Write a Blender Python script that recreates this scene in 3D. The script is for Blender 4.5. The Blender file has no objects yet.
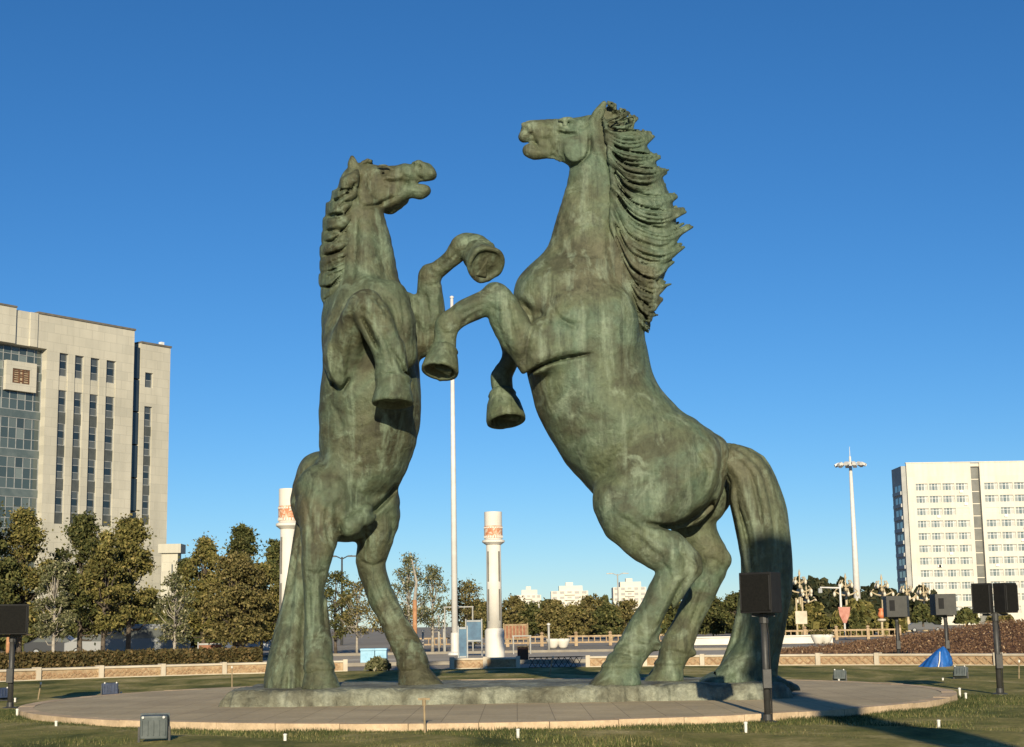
import bpy, math, random
import numpy as np
from mathutils import Vector, Matrix

random.seed(11)
rng = np.random.default_rng(11)
scene = bpy.context.scene
col = scene.collection
PI = math.pi
R = math.radians

# ------------------------------------------------------------------ camera
W, H, F = 1024, 747, 1530.0
EYE = 1.6
PITCH = math.atan(252.0 / F)
ROLL = -0.0155
CAM_M = Matrix.Rotation(PI / 2 + PITCH, 3, 'X') @ Matrix.Rotation(ROLL, 3, 'Z')
CAM_INV = CAM_M.transposed()


def ray(px, py):
    return CAM_M @ Vector(((px - W / 2) / F, -(py - H / 2) / F, -1.0))


def at(px, py, Y):
    """world point seen at a pixel of the survey photograph, at ground distance Y"""
    d = ray(px, py)
    t = Y / d.y
    return Vector((d.x * t, Y, EYE + d.z * t))


def gp(px, py, z=0.0):
    d = ray(px, py)
    t = (z - EYE) / d.z
    return Vector((d.x * t, d.y * t, z))


def mpp(px, py, Y):
    """metres per pixel there"""
    return (Y / ray(px, py).y) / F


def project(X, Y, Z):
    m = np.array(CAM_INV)
    qx = m[0][0] * X + m[0][1] * Y + m[0][2] * (Z - EYE)
    qy = m[1][0] * X + m[1][1] * Y + m[1][2] * (Z - EYE)
    qz = m[2][0] * X + m[2][1] * Y + m[2][2] * (Z - EYE)
    return W / 2 + F * qx / -qz, H / 2 - F * qy / -qz


cam_d = bpy.data.cameras.new('camera')
cam = bpy.data.objects.new('camera', cam_d)
col.objects.link(cam)
cam_d.sensor_width = 36.0
cam_d.sensor_fit = 'HORIZONTAL'
cam_d.lens = 36.0 * F / W
cam_d.clip_start = 0.1
cam_d.clip_end = 12000
cam.matrix_world = Matrix.Translation((0, 0, EYE)) @ CAM_M.to_4x4()
scene.camera = cam

# ------------------------------------------------------------------ light
SUN_EL, SUN_AZ = R(17.0), R(1.6)       # azimuth east of straight behind the camera
sun_dir = Vector((math.sin(SUN_AZ) * math.cos(SUN_EL), -math.cos(SUN_AZ) * math.cos(SUN_EL), math.sin(SUN_EL)))
sd = bpy.data.lights.new('sun', 'SUN')
sd.energy = 5.0
sd.angle = R(0.53)
sd.color = (1.0, 0.88, 0.66)
so = bpy.data.objects.new('sun', sd)
col.objects.link(so)
so.rotation_euler = sun_dir.to_track_quat('Z', 'Y').to_euler()
so.location = (0, -40, 40)

world = bpy.data.worlds.new('World')
scene.world = world
world.use_nodes = True
wn = world.node_tree.nodes
wl = world.node_tree.links
wn.clear()
wo = wn.new('ShaderNodeOutputWorld')
bg = wn.new('ShaderNodeBackground')
sky = wn.new('ShaderNodeTexSky')
sky.sky_type = 'NISHITA'
sky.sun_disc = False
sky.sun_elevation = SUN_EL
sky.sun_rotation = PI - SUN_AZ
sky.altitude = 1000
sky.air_density = 1.0
sky.dust_density = 0.0
sky.ozone_density = 6.0
bg.inputs['Strength'].default_value = 0.079
hs = wn.new('ShaderNodeHueSaturation')
hs.inputs['Saturation'].default_value = 1.11
wl.new(sky.outputs[0], hs.inputs['Color'])
wl.new(hs.outputs[0], bg.inputs[0])
wl.new(bg.outputs[0], wo.inputs[0])
vs = scene.view_settings
vs.view_transform = 'Standard'
vs.look = 'None'
vs.exposure = 0.42
vs.gamma = 1.0
vs.use_curve_mapping = False
scene.cycles.max_bounces = 6
scene.cycles.use_denoising = True


# ------------------------------------------------------------------ objects
def tag(o, label=None, cat=None, group=None, kind=None):
    if label: o['label'] = label
    if cat: o['category'] = cat
    if group: o['group'] = group
    if kind: o['kind'] = kind
    return o


def empty(name, loc, label=None, cat=None, group=None, rz=0.0):
    o = bpy.data.objects.new(name, None)
    o.empty_display_size = 0.3
    o.location = loc
    o.rotation_euler = (0, 0, rz)
    col.objects.link(o)
    return tag(o, label, cat, group)


def link_mesh(name, me, material, parent=None, world_space=True):
    o = bpy.data.objects.new(name, me)
    if material:
        for m in (material if isinstance(material, (list, tuple)) else [material]):
            me.materials.append(m)
    col.objects.link(o)
    if parent is not None:
        o.parent = parent
        if world_space:
            p, mat = parent, Matrix()
            while p is not None:
                mat = p.matrix_basis @ mat
                p = p.parent
            o.matrix_basis = mat.inverted()
    return o


def copy_tree(o, parent=None):
    c = o.copy()
    col.objects.link(c)
    if parent is not None:
        c.parent = parent
    for ch in list(o.children):
        copy_tree(ch, c)
    return c


class MB:
    """collects simple solids and links them as one mesh"""
    def __init__(self):
        self.v, self.f, self.m = [], [], []

    def add(self, vs_, fs_, mi=0):
        n = len(self.v)
        self.v += [tuple(v) for v in vs_]
        self.f += [tuple(i + n for i in f) for f in fs_]
        self.m += [mi] * len(fs_)
        return self

    def obox(self, c, ux, uy, uz, sx, sy, sz, mi=0):
        """box centred at c with axes ux,uy,uz and full sizes"""
        c, ux, uy, uz = Vector(c), Vector(ux).normalized(), Vector(uy).normalized(), Vector(uz).normalized()
        vs_ = []
        for k in (-.5, .5):
            for j in (-.5, .5):
                for i in (-.5, .5):
                    vs_.append(c + ux * (i * sx) + uy * (j * sy) + uz * (k * sz))
        return self.add(vs_, [(0, 2, 3, 1), (4, 5, 7, 6), (0, 1, 5, 4), (2, 6, 7, 3), (0, 4, 6, 2), (1, 3, 7, 5)], mi)

    def box(self, x0, x1, y0, y1, z0, z1, mi=0):
        return self.obox(((x0 + x1) / 2, (y0 + y1) / 2, (z0 + z1) / 2), (1, 0, 0), (0, 1, 0), (0, 0, 1),
                         x1 - x0, y1 - y0, z1 - z0, mi)

    def bar(self, a, b, w, t, mi=0):
        a, b = Vector(a), Vector(b)
        d = (b - a)
        ux = d.normalized()
        up = Vector((0, 0, 1)) if abs(ux.z) < .9 else Vector((0, 1, 0))
        uy = up.cross(ux).normalized()
        uz = ux.cross(uy)
        return self.obox((a + b) / 2, ux, uy, uz, d.length, w, t, mi)

    def tube(self, pts, rad, n=10, mi=0, caps=True):
        pts = [Vector(p) for p in pts]
        rs = rad if isinstance(rad, (list, tuple)) else [rad] * len(pts)
        vs_, fs_ = [], []
        prev = None
        for i, p in enumerate(pts):
            d = (pts[min(i + 1, len(pts) - 1)] - pts[max(i - 1, 0)]).normalized()
            if prev is None:
                up = Vector((0, 0, 1)) if abs(d.z) < .9 else Vector((0, 1, 0))
                a = up.cross(d).normalized()
            else:
                a = (prev - d * prev.dot(d)).normalized()
            prev = a
            b = d.cross(a)
            for k in range(n):
                t = 2 * PI * k / n
                vs_.append(p + (a * math.cos(t) + b * math.sin(t)) * rs[i])
        for i in range(len(pts) - 1):
            for k in range(n):
                k2 = (k + 1) % n
                fs_.append((i * n + k, i * n + k2, (i + 1) * n + k2, (i + 1) * n + k))
        if caps:
            fs_.append(tuple(range(n - 1, -1, -1)))
            fs_.append(tuple((len(pts) - 1) * n + k for k in range(n)))
        return self.add(vs_, fs_, mi)

    def lathe(self, c, prof, n=24, axis=(0, 0, 1), mi=0, sx=1.0, sy=1.0):
        """prof: list of (radius, height) from bottom to top"""
        c = Vector(c)
        uz = Vector(axis).normalized()
        ref = Vector((1, 0, 0)) if abs(uz.x) < .9 else Vector((0, 1, 0))
        uy = uz.cross(ref).normalized()
        ux = uy.cross(uz)
        vs_, fs_ = [], []
        for r, h in prof:
            for k in range(n):
                t = 2 * PI * k / n
                vs_.append(c + uz * h + ux * (r * sx * math.cos(t)) + uy * (r * sy * math.sin(t)))
        for i in range(len(prof) - 1):
            for k in range(n):
                k2 = (k + 1) % n
                fs_.append((i * n + k, i * n + k2, (i + 1) * n + k2, (i + 1) * n + k))
        fs_.append(tuple(range(n - 1, -1, -1)))
        fs_.append(tuple((len(prof) - 1) * n + k for k in range(n)))
        return self.add(vs_, fs_, mi)

    def prism(self, poly, z0, z1, mi=0):
        """poly: list of (x,y), ccw"""
        n = len(poly)
        vs_ = [(x, y, z0) for x, y in poly] + [(x, y, z1) for x, y in poly]
        fs_ = [tuple(range(n - 1, -1, -1)), tuple(range(n, 2 * n))]
        for k in range(n):
            k2 = (k + 1) % n
            fs_.append((k, k2, n + k2, n + k))
        return self.add(vs_, fs_, mi)

    def mesh(self, name, smooth=False):
        me = bpy.data.meshes.new(name)
        me.from_pydata(self.v, [], self.f)
        if any(self.m):
            me.polygons.foreach_set('material_index', self.m)
        if smooth:
            me.polygons.foreach_set('use_smooth', [True] * len(me.polygons))
        me.update()
        return me

    def build(self, name, material, parent=None, smooth=False, bevel=0.0, local=False):
        o = link_mesh(name, self.mesh(name, smooth), material, parent, world_space=not local)
        if bevel:
            b = o.modifiers.new('bevel', 'BEVEL')
            b.width = bevel
            b.segments = 2
            b.limit_method = 'ANGLE'
            b.angle_limit = R(35)
        return o


# ------------------------------------------------------------------ materials
def srgb(r, g, b):
    def c(u):
        u /= 255.0
        return u / 12.92 if u <= .04045 else ((u + .055) / 1.055) ** 2.4
    return (c(r), c(g), c(b), 1.0)


class NT:
    def __init__(self, name):
        self.mat = bpy.data.materials.new(name)
        self.mat.use_nodes = True
        self.n = self.mat.node_tree.nodes
        self.l = self.mat.node_tree.links
        self.p = self.n['Principled BSDF']

    def coord(self, kind='Object', scale=(1, 1, 1), rot=(0, 0, 0)):
        if kind == 'World':
            t = self.n.new('ShaderNodeNewGeometry').outputs['Position']
        else:
            t = self.n.new('ShaderNodeTexCoord').outputs[kind]
        m = self.n.new('ShaderNodeMapping')
        m.inputs['Scale'].default_value = scale
        m.inputs['Rotation'].default_value = rot
        self.l.new(t, m.inputs[0])
        return m.outputs[0]

    def noise(self, vec, scale, detail=4, rough=.55, dist=0.0):
        t = self.n.new('ShaderNodeTexNoise')
        t.inputs['Scale'].default_value = scale
        t.inputs['Detail'].default_value = detail
        t.inputs['Roughness'].default_value = rough
        t.inputs['Distortion'].default_value = dist
        self.l.new(vec, t.inputs['Vector'])
        return t.outputs['Fac']

    def ramp(self, fac, stops):
        r = self.n.new('ShaderNodeValToRGB')
        while len(r.color_ramp.elements) > 1:
            r.color_ramp.elements.remove(r.color_ramp.elements[-1])
        e = r.color_ramp.elements[0]
        e.position, e.color = stops[0][0], self.c4(stops[0][1])
        for p, c in stops[1:]:
            e = r.color_ramp.elements.new(p)
            e.color = self.c4(c)
        self.l.new(fac, r.inputs[0])
        return r.outputs[0]

    @staticmethod
    def c4(c):
        if isinstance(c, (int, float)): return (c, c, c, 1)
        return tuple(c) if len(c) == 4 else tuple(c) + (1,)

    def mix(self, fac, a, b, mode='MIX'):
        m = self.n.new('ShaderNodeMix')
        m.data_type = 'RGBA'
        m.blend_type = mode
        for i, v in ((0, fac), (6, a), (7, b)):
            if isinstance(v, bpy.types.NodeSocket): self.l.new(v, m.inputs[i])
            else: m.inputs[i].default_value = v if i == 0 else self.c4(v)
        return m.outputs[2]

    def bump(self, height, strength=.3, dist=.05):
        b = self.n.new('ShaderNodeBump')
        b.inputs['Strength'].default_value = strength
        b.inputs['Distance'].default_value = dist
        self.l.new(height, b.inputs['Height'])
        self.l.new(b.outputs[0], self.p.inputs['Normal'])

    def color(self, sock):
        if isinstance(sock, bpy.types.NodeSocket): self.l.new(sock, self.p.inputs['Base Color'])
        else: self.p.inputs['Base Color'].default_value = self.c4(sock)
        return self

    def set(self, rough=.6, metal=0.0, spec=.5):
        self.p.inputs['Roughness'].default_value = rough
        self.p.inputs['Metallic'].default_value = metal
        self.p.inputs['Specular IOR Level'].default_value = spec
        return self


def mottled(name, c1, c2, scale=2.0, rough=.8, bump=.2, bdist=.02, kind='World', metal=0.0, spec=.4, c3=None, vscale=(1, 1, 1)):
    t = NT(name)
    v = t.coord(kind, vscale)
    f = t.noise(v, scale, 6, .6)
    stops = [(.35, c1), (.65, c2)] if c3 is None else [(.3, c1), (.52, c2), (.72, c3)]
    t.color(t.ramp(f, stops))
    t.set(rough, metal, spec)
    if bump:
        t.bump(t.noise(v, scale * 9, 4), bump, bdist)
    return t.mat
# ------------------------------------------------------------------ solid modelling on a distance grid
def catmull(nodes, step):
    """nodes: rows of numbers; returns the rows of a smooth curve through them"""
    n = np.array(nodes, float)
    if len(n) == 1: return n
    p = np.vstack([2 * n[0] - n[1], n, 2 * n[-1] - n[-2]])
    out = []
    for i in range(1, len(p) - 2):
        L = np.linalg.norm(p[i + 1, :3] - p[i, :3])
        k = max(2, int(L / step))
        for s in range(k):
            t = s / k
            out.append(.5 * (2 * p[i] + (p[i + 1] - p[i - 1]) * t + (2 * p[i - 1] - 5 * p[i] + 4 * p[i + 1] - p[i + 2]) * t * t
                             + (3 * p[i] - p[i - 1] - 3 * p[i + 1] + p[i + 2]) * t ** 3))
    out.append(p[-2])
    o = np.array(out)
    o[:, 3:] = np.maximum(o[:, 3:], 0.008)
    return o


def smin(a, b, k):
    if k <= 0: return np.minimum(a, b)
    h = np.maximum(k - np.abs(a - b), 0) / k
    return np.minimum(a, b) - h * h * k * .25


class Solid:
    def __init__(self, lo, hi, h):
        self.lo, self.h = np.array(lo, float), h
        self.n = np.ceil((np.array(hi, float) - self.lo) / h).astype(int) + 1
        self.D = np.full(self.n, 1.0, np.float32)
        self.ax = [(self.lo[i] + h * np.arange(self.n[i])).astype(np.float32) for i in range(3)]

    def window(self, lo, hi):
        i0 = np.clip(np.floor((lo - self.lo) / self.h).astype(int), 0, self.n - 1)
        i1 = np.clip(np.ceil((hi - self.lo) / self.h).astype(int) + 1, 1, self.n)
        return tuple(slice(a, b) for a, b in zip(i0, i1))

    def chain(self, rows, k=.15, side=(0, 1, 0), cut=False, step=.18):
        """a tube through rows (x,y,z,r,rs): r in the plane across `side`, rs along it"""
        c = catmull(rows, step)
        side = np.array(side, np.float32)
        side = side / np.linalg.norm(side)
        m = c[:, 3:].max() + k + .15
        w = self.window(c[:, :3].min(0) - m, c[:, :3].max(0) + m)
        X = self.ax[0][w[0]][:, None, None]
        Y = self.ax[1][w[1]][None, :, None]
        Z = self.ax[2][w[2]][None, None, :]
        best = np.full(self.D[w].shape, 1.0, np.float32)
        if len(c) == 1: c = np.vstack([c, c])
        for a, b in zip(c[:-1], c[1:]):
            mm = max(a[3:].max(), b[3:].max()) + k + .12
            lo, hi = np.minimum(a[:3], b[:3]) - mm, np.maximum(a[:3], b[:3]) + mm
            ww = self.window(lo, hi)
            s = tuple(slice(max(0, x.start - y.start), max(0, x.stop - y.start)) for x, y in zip(ww, w))
            dx = X[s[0]] - np.float32(a[0]); dy = Y[:, s[1]] - np.float32(a[1]); dz = Z[:, :, s[2]] - np.float32(a[2])
            e = (b[:3] - a[:3]).astype(np.float32)
            ee = float(e @ e)
            t = np.clip((dx * e[0] + dy * e[1] + dz * e[2]) / ee, 0, 1) if ee > 1e-9 else 0.0
            qx, qy, qz = dx - t * e[0], dy - t * e[1], dz - t * e[2]
            sc = qx * side[0] + qy * side[1] + qz * side[2]
            q2 = qx * qx + qy * qy + qz * qz
            wv2 = np.maximum(q2 - sc * sc, 0)
            r = a[3] + (b[3] - a[3]) * t
            rs = a[4] + (b[4] - a[4]) * t
            k0 = np.sqrt(wv2 / (r * r) + sc * sc / (rs * rs))
            k1 = np.sqrt(wv2 / r ** 4 + sc * sc / rs ** 4) + 1e-6
            d = np.where(k0 < 1e-4, -np.minimum(r, rs), k0 * (k0 - 1) / k1).astype(np.float32)
            best[s] = np.minimum(best[s], d)
        if cut:
            self.D[w] = -smin(-self.D[w], best, k)
        else:
            self.D[w] = smin(self.D[w], best, k)

    def _near(self):
        if getattr(self, '_n', None) is None:
            idx = np.argwhere(np.abs(self.D) < .28)
            P = self.lo + self.h * idx
            px, py = project(P[:, 0], P[:, 1], P[:, 2])
            self._n = (tuple(idx.T), px, py, P)
        return self._n

    def emboss(self, line, width, amount, ysplit=None, taper=True):
        """raise (amount>0) or cut (<0) the near surface along a line drawn in elevation"""
        idx, px, py, P = self._near()
        L = np.array(catmull([(a, b, 0) for a, b in line], 4))[:, :2]
        lo, hi = L.min(0) - 3 * width, L.max(0) + 3 * width
        m = (px > lo[0]) & (px < hi[0]) & (py > lo[1]) & (py < hi[1])
        if ysplit is not None: m &= P[:, 1] < ysplit
        if not m.any(): return
        qx, qy = px[m], py[m]
        best = np.full(len(qx), 1e9)
        tt = np.zeros(len(qx))
        n = len(L) - 1
        for i in range(n):
            a, b = L[i], L[i + 1]
            e = b - a
            t = np.clip(((qx - a[0]) * e[0] + (qy - a[1]) * e[1]) / max(e @ e, 1e-9), 0, 1)
            d = (qx - a[0] - t * e[0]) ** 2 + (qy - a[1] - t * e[1]) ** 2
            u = d < best
            best[u] = d[u]
            tt[u] = (i + t[u]) / n
        g = np.exp(-best / (width * width))
        if taper: g = g * np.clip(4 * tt * (1 - tt) * 1.6, 0, 1)
        self.D[tuple(i[m] for i in idx)] -= (amount * g).astype(np.float32)

    def lump(self, amp, scale, seed):
        """slightly uneven hand-beaten surface"""
        idx, px, py, P = self._near()
        r = np.random.default_rng(seed)
        d = np.zeros(len(P))
        for o in range(14):
            k = r.normal(size=3)
            k = k / np.linalg.norm(k) * scale * r.uniform(.6, 2.4)
            d += np.sin(P @ k + r.uniform(0, 6.28)) / 3.7
        self.D[idx] -= (amp * d).astype(np.float32)

    def planes(self, amp, scale, seed, keep=None):
        """broad carved planes that meet in soft ridges"""
        idx, px, py, P = self._near()
        r = np.random.default_rng(seed)
        d = np.zeros(len(P))
        for o in range(5):
            k = r.normal(size=3); k = k / np.linalg.norm(k) * scale * r.uniform(.7, 1.7)
            k2 = r.normal(size=3) * scale * .6
            d += (1 - 2 * np.abs(np.sin(P @ k + r.uniform(0, 6.28) + .9 * np.sin(P @ k2 + r.uniform(0, 6.28))))) / 2.6
        if keep is not None: d = d * np.clip((py - keep) / 25.0, 0, 1)
        self.D[idx] -= (amp * d).astype(np.float32)

    def mesh(self, name):
        D, h = self.D, self.h
        I = D < 0
        c = [I[i:self.n[0] - 1 + i, j:self.n[1] - 1 + j, k:self.n[2] - 1 + k] for i in (0, 1) for j in (0, 1) for k in (0, 1)]
        s = sum(x.astype(np.int8) for x in c)
        act = (s > 0) & (s < 8)
        ijk = np.argwhere(act)
        ids = np.full(act.shape, -1, np.int32)
        ids[act] = np.arange(len(ijk))
        off = [(i, j, k) for i in (0, 1) for j in (0, 1) for k in (0, 1)]
        val = np.stack([D[ijk[:, 0] + o[0], ijk[:, 1] + o[1], ijk[:, 2] + o[2]] for o in off], 1)
        acc = np.zeros((len(ijk), 3)); cnt = np.zeros(len(ijk))
        for a in range(8):
            for b in range(a + 1, 8):
                oa, ob = np.array(off[a]), np.array(off[b])
                if np.abs(oa - ob).sum() != 1: continue
                va, vb = val[:, a], val[:, b]
                m = (va < 0) != (vb < 0)
                t = np.where(m, va / np.where(m, va - vb, 1), 0)
                acc[m] += (oa + (ob - oa) * t[:, None])[m]
                cnt[m] += 1
        V = self.lo + h * (ijk + acc / cnt[:, None])
        quads = []
        for axis in range(3):
            sl0 = [slice(None)] * 3; sl1 = [slice(None)] * 3
            sl0[axis] = slice(0, -1); sl1[axis] = slice(1, None)
            A, B = I[tuple(sl0)], I[tuple(sl1)]
            e = np.argwhere(A != B)
            o1, o2 = [(1, 2), (2, 0), (0, 1)][axis]
            e = e[(e[:, o1] > 0) & (e[:, o2] > 0) & (e[:, o1] < self.n[o1] - 1) & (e[:, o2] < self.n[o2] - 1)]
            ins = A[tuple(e.T)]
            q = []
            for d1, d2 in ((1, 1), (0, 1), (0, 0), (1, 0)):
                f = e.copy(); f[:, o1] -= d1; f[:, o2] -= d2
                q.append(ids[tuple(f.T)])
            q = np.stack(q, 1)
            q[~ins] = q[~ins][:, ::-1]
            quads.append(q)
        Q = np.vstack(quads)
        Q = Q[(Q >= 0).all(1)]
        me = bpy.data.meshes.new(name)
        me.vertices.add(len(V)); me.vertices.foreach_set('co', V.astype(np.float32).ravel())
        me.loops.add(Q.size); me.loops.foreach_set('vertex_index', Q.astype(np.int32).ravel())
        me.polygons.add(len(Q))
        me.polygons.foreach_set('loop_start', np.arange(0, Q.size, 4, dtype=np.int32))
        me.polygons.foreach_set('use_smooth', np.ones(len(Q), bool))
        me.update(calc_edges=True)
        me.validate()
        return me
# ------------------------------------------------------------------ bronze
def bronze(name, brown, mid, teal, pale, seed):
    t = NT(name)
    v = t.coord('World', (1, 1, 1), (0, 0, .4 + seed))
    big = t.noise(v, .33 + seed * .01, 5, .55, .6)
    med = t.noise(v, 1.15, 6, .6, .5)
    stv = t.coord('World', (3.6, 3.6, .32))
    streak = t.noise(stv, 1.0, 6, .62)
    fine = t.noise(v, 9, 7, .72)
    c = t.ramp(big, [(.36, brown), (.46, mid), (.53, teal), (.64, mid)])
    c = t.mix(t.ramp(med, [(.48, 0), (.63, .75)]), c, tuple(x * .55 for x in brown))      # dark tarnish patches
    c = t.mix(t.ramp(t.noise(v, 1.9, 7, .66, .7), [(.55, 0), (.68, .6)]), c, pale)         # verdigris patches
    c = t.mix(t.ramp(streak, [(.53, 0), (.70, .7)]), c, pale)                              # rain streaks
    dk = t.ramp(t.noise(stv, 1.7, 5, .65), [(.32, .42), (.46, 1)])
    c = t.mix(.75, c, dk, 'MULTIPLY')
    fl = t.ramp(fine, [(.30, .62), (.48, .98), (.66, 1.28)])
    c = t.mix(.8, c, fl, 'MULTIPLY')
    t.color(c)
    t.set(.58, .1, .35)
    t.l.new(t.ramp(med, [(.3, .5), (.7, .74)]), t.p.inputs['Roughness'])
    h = t.mix(.4, t.noise(v, 4.5, 7, .68, .3), fine)
    t.bump(h, .9, .065)
    return t.mat


M_BRONZE_A = bronze('weathered_bronze_olive', (.066, .062, .032), (.078, .084, .045), (.078, .104, .061), (.18, .23, .152), .7)
M_BRONZE_B = bronze('weathered_bronze_green', (.092, .092, .052), (.090, .108, .058), (.082, .118, .074), (.205, .25, .17), 0)
VOX = .036


def rows(Y0, nodes, scale=1.0):
    """nodes: (px, py, dy, r_px, r_side_px) -> world rows"""
    out = []
    for nd in nodes:
        px, py, dy, r = nd[:4]
        rs = nd[4] if len(nd) > 4 else r
        p = at(px, py, Y0 + dy)
        s = mpp(px, py, Y0 + dy)
        out.append((p.x, p.y, p.z, r * s, rs * s))
    return out


def hoof(parent, Y0, top, bot, r_top, r_bot, mat, hollow=.5, sx=1.0, toe=None, heel=None):
    """a hoof: flared wall, rim and hollow sole, from the coronet `top` to the rim `bot`"""
    a = at(top[0], top[1], Y0 + top[2]); b = at(bot[0], bot[1], Y0 + bot[2])
    s = mpp(bot[0], bot[1], Y0 + bot[2])
    ax = (a - b); L = ax.length; ax.normalize()
    rt, rb = r_top * s, r_bot * s
    prof_out = [(rb, 0), (rb * 1.02, L * .10), (rb * .95, L * .35), (rb * .86, L * .62), (rt * 1.05, L * .84), (rt * 1.1, L * .92), (rt * .98, L * 1.02), (rt * .8, L * 1.1)]
    if hollow:
        prof = [(.01, L * .22 * hollow), (rb * .3, L * .14 * hollow), (rb * .5, L * .20 * hollow), (rb * .72, L * .22 * hollow), (rb * .78, L * .05), (rb * .84, 0)] + prof_out
    else:
        prof = prof_out
    m = MB().lathe(b, prof, 36, ax, 0, sx, 1.0)
    if toe is not None:           # the toe runs forward of the coronet
        tv = Vector(toe)
        for i, v in enumerate(m.v):
            p = Vector(v)
            h = (p - b).dot(ax) / L
            m.v[i] = tuple(p + tv * max(0, 1 - h) ** 1.1 * (.5 + .5 * max(-1, min(1, (p - b).dot(tv.normalized()) / rb))))
    rq = random.Random(int(top[0] * 7 + top[1]))
    ph = [rq.uniform(0, 6.28) for _ in range(4)]
    for i, v in enumerate(m.v):
        p = Vector(v); w_ = p - b; w_ -= ax * w_.dot(ax)
        a_ = math.atan2(w_.z + .3 * w_.y, w_.x)
        k = 1 + .035 * math.sin(3 * a_ + ph[0]) + .02 * math.sin(7 * a_ + ph[1])
        m.v[i] = tuple(p + w_ * (k - 1) + ax * (.012 * math.sin(2 * a_ + ph[2])))
    o = m.build('hoof', mat, parent, smooth=True)
    if hollow and heel is not None:
        hv = Vector(heel); hv = (hv - ax * hv.dot(ax)).normalized(); sv = ax.cross(hv)
        f = MB(); dpt = L * .16 * hollow
        A0 = b + ax * (dpt * 1.2)
        q_ = [A0 + hv * rb * .70 + sv * rb * .34, A0 + hv * rb * .70 - sv * rb * .34, A0 - hv * rb * .35, b + ax * dpt * .1 + hv * rb * .66 + sv * rb * .26, b + ax * dpt * .1 + hv * rb * .66 - sv * rb * .26, b + ax * dpt * .35 - hv * rb * .28]
        f.add(q_, [(0, 2, 1), (3, 4, 5), (0, 1, 4, 3), (1, 2, 5, 4), (2, 0, 3, 5)])
        f.build('frog', mat, o, bevel=.02)
    return o


def standing_hoof(parent, Y0, top, bot, r_top, r_bot, mat, toe):
    """hoof resting flat on the plinth: level rings sheared from the coronet to the sole"""
    a = at(top[0], top[1], Y0 + top[2]); b = at(bot[0], bot[1], Y0 + bot[2])
    s = mpp(bot[0], bot[1], Y0 + bot[2])
    b.z = PLINTH_Z - .03
    tv = Vector(toe).normalized(); side = Vector((-tv.y, tv.x, 0))
    m = MB(); n = 32; vs_ = []
    rings = [(0, 1.0, 0), (.05, 1.03, 0), (.3, .97, 0), (.62, .88, 0), (.72, .86, 0), (.76, .93, 0), (.88, .93, 0), (1.0, .86, 0), (1.15, .6, 0)]
    for h, k, _ in rings:
        hh = min(h, 1.0)
        c = b.lerp(a, h)
        r = (r_bot + (r_top - r_bot) * hh) * s * k * (1.0 if h < .7 else 1.06)
        for j in range(n):
            t = 2 * PI * j / n
            f = math.cos(t)
            ext = 1.0 + (.22 * (1 - hh) if f > 0 else -.08 * (1 - hh))
            w = .92 - .05 * f
            # heels cleft at the back
            cl = 1 - .16 * max(0, -f) ** 8
            vs_.append(c + tv * (r * f * ext * cl) + side * (r * math.sin(t) * w))
    fs_ = []
    for i in range(len(rings) - 1):
        for j in range(n):
            j2 = (j + 1) % n
            fs_.append((i * n + j, i * n + j2, (i + 1) * n + j2, (i + 1) * n + j))
    fs_.append(tuple(range(n - 1, -1, -1))); fs_.append(tuple((len(rings) - 1) * n + j for j in range(n)))
    return m.add(vs_, fs_).build('hoof', mat, parent, smooth=True)


PLINTH_Z = .435
# ================================================================= the taller horse (facing left)
Y0 = 31.7
def q(px, py, dy=0): return at(px, py, Y0 + dy)
root = empty('horse_statue', (q(655, 684).x, Y0, .42),
             'taller weathered green bronze rearing horse with swept back spiky mane, facing left', 'statue',
             'pair of rearing bronze horses on the round plinth')
HORSE_B = root
lo = (at(425, 300, Y0).x - .2, Y0 - 2.3, .25)
hi = (at(740, 300, Y0).x + .6, Y0 + 2.2, at(600, 92, Y0).z + .1)
S = Solid(lo, hi, VOX)
# trunk
S.chain(rows(Y0, [(572, 305, 0, 50, 44), (580, 322, 0, 60, 48), (585, 352, 0, 62, 52), (593, 386, 0, 62, 55), (609, 420, 0, 62, 56),
                  (634, 450, 0, 62, 56), (659, 470, 0, 59, 55), (680, 480, 0, 46, 48)]), k=.2)
S.chain(rows(Y0, [(545, 294, 0, 31, 34)]), k=.35)
S.chain(rows(Y0, [(690, 448, 0, 22, 40), (712, 452, 0, 17, 22)]), k=.5)
# neck
S.chain(rows(Y0, [(588, 292, 0, 56, 38), (594, 258, 0, 49, 31), (597, 228, 0, 42, 25), (599, 200, 0, 36, 21), (600, 176, 0, 31, 18),
                  (598, 150, 0, 27, 16), (597, 140, 0, 24, 14)]), k=.3)
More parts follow.
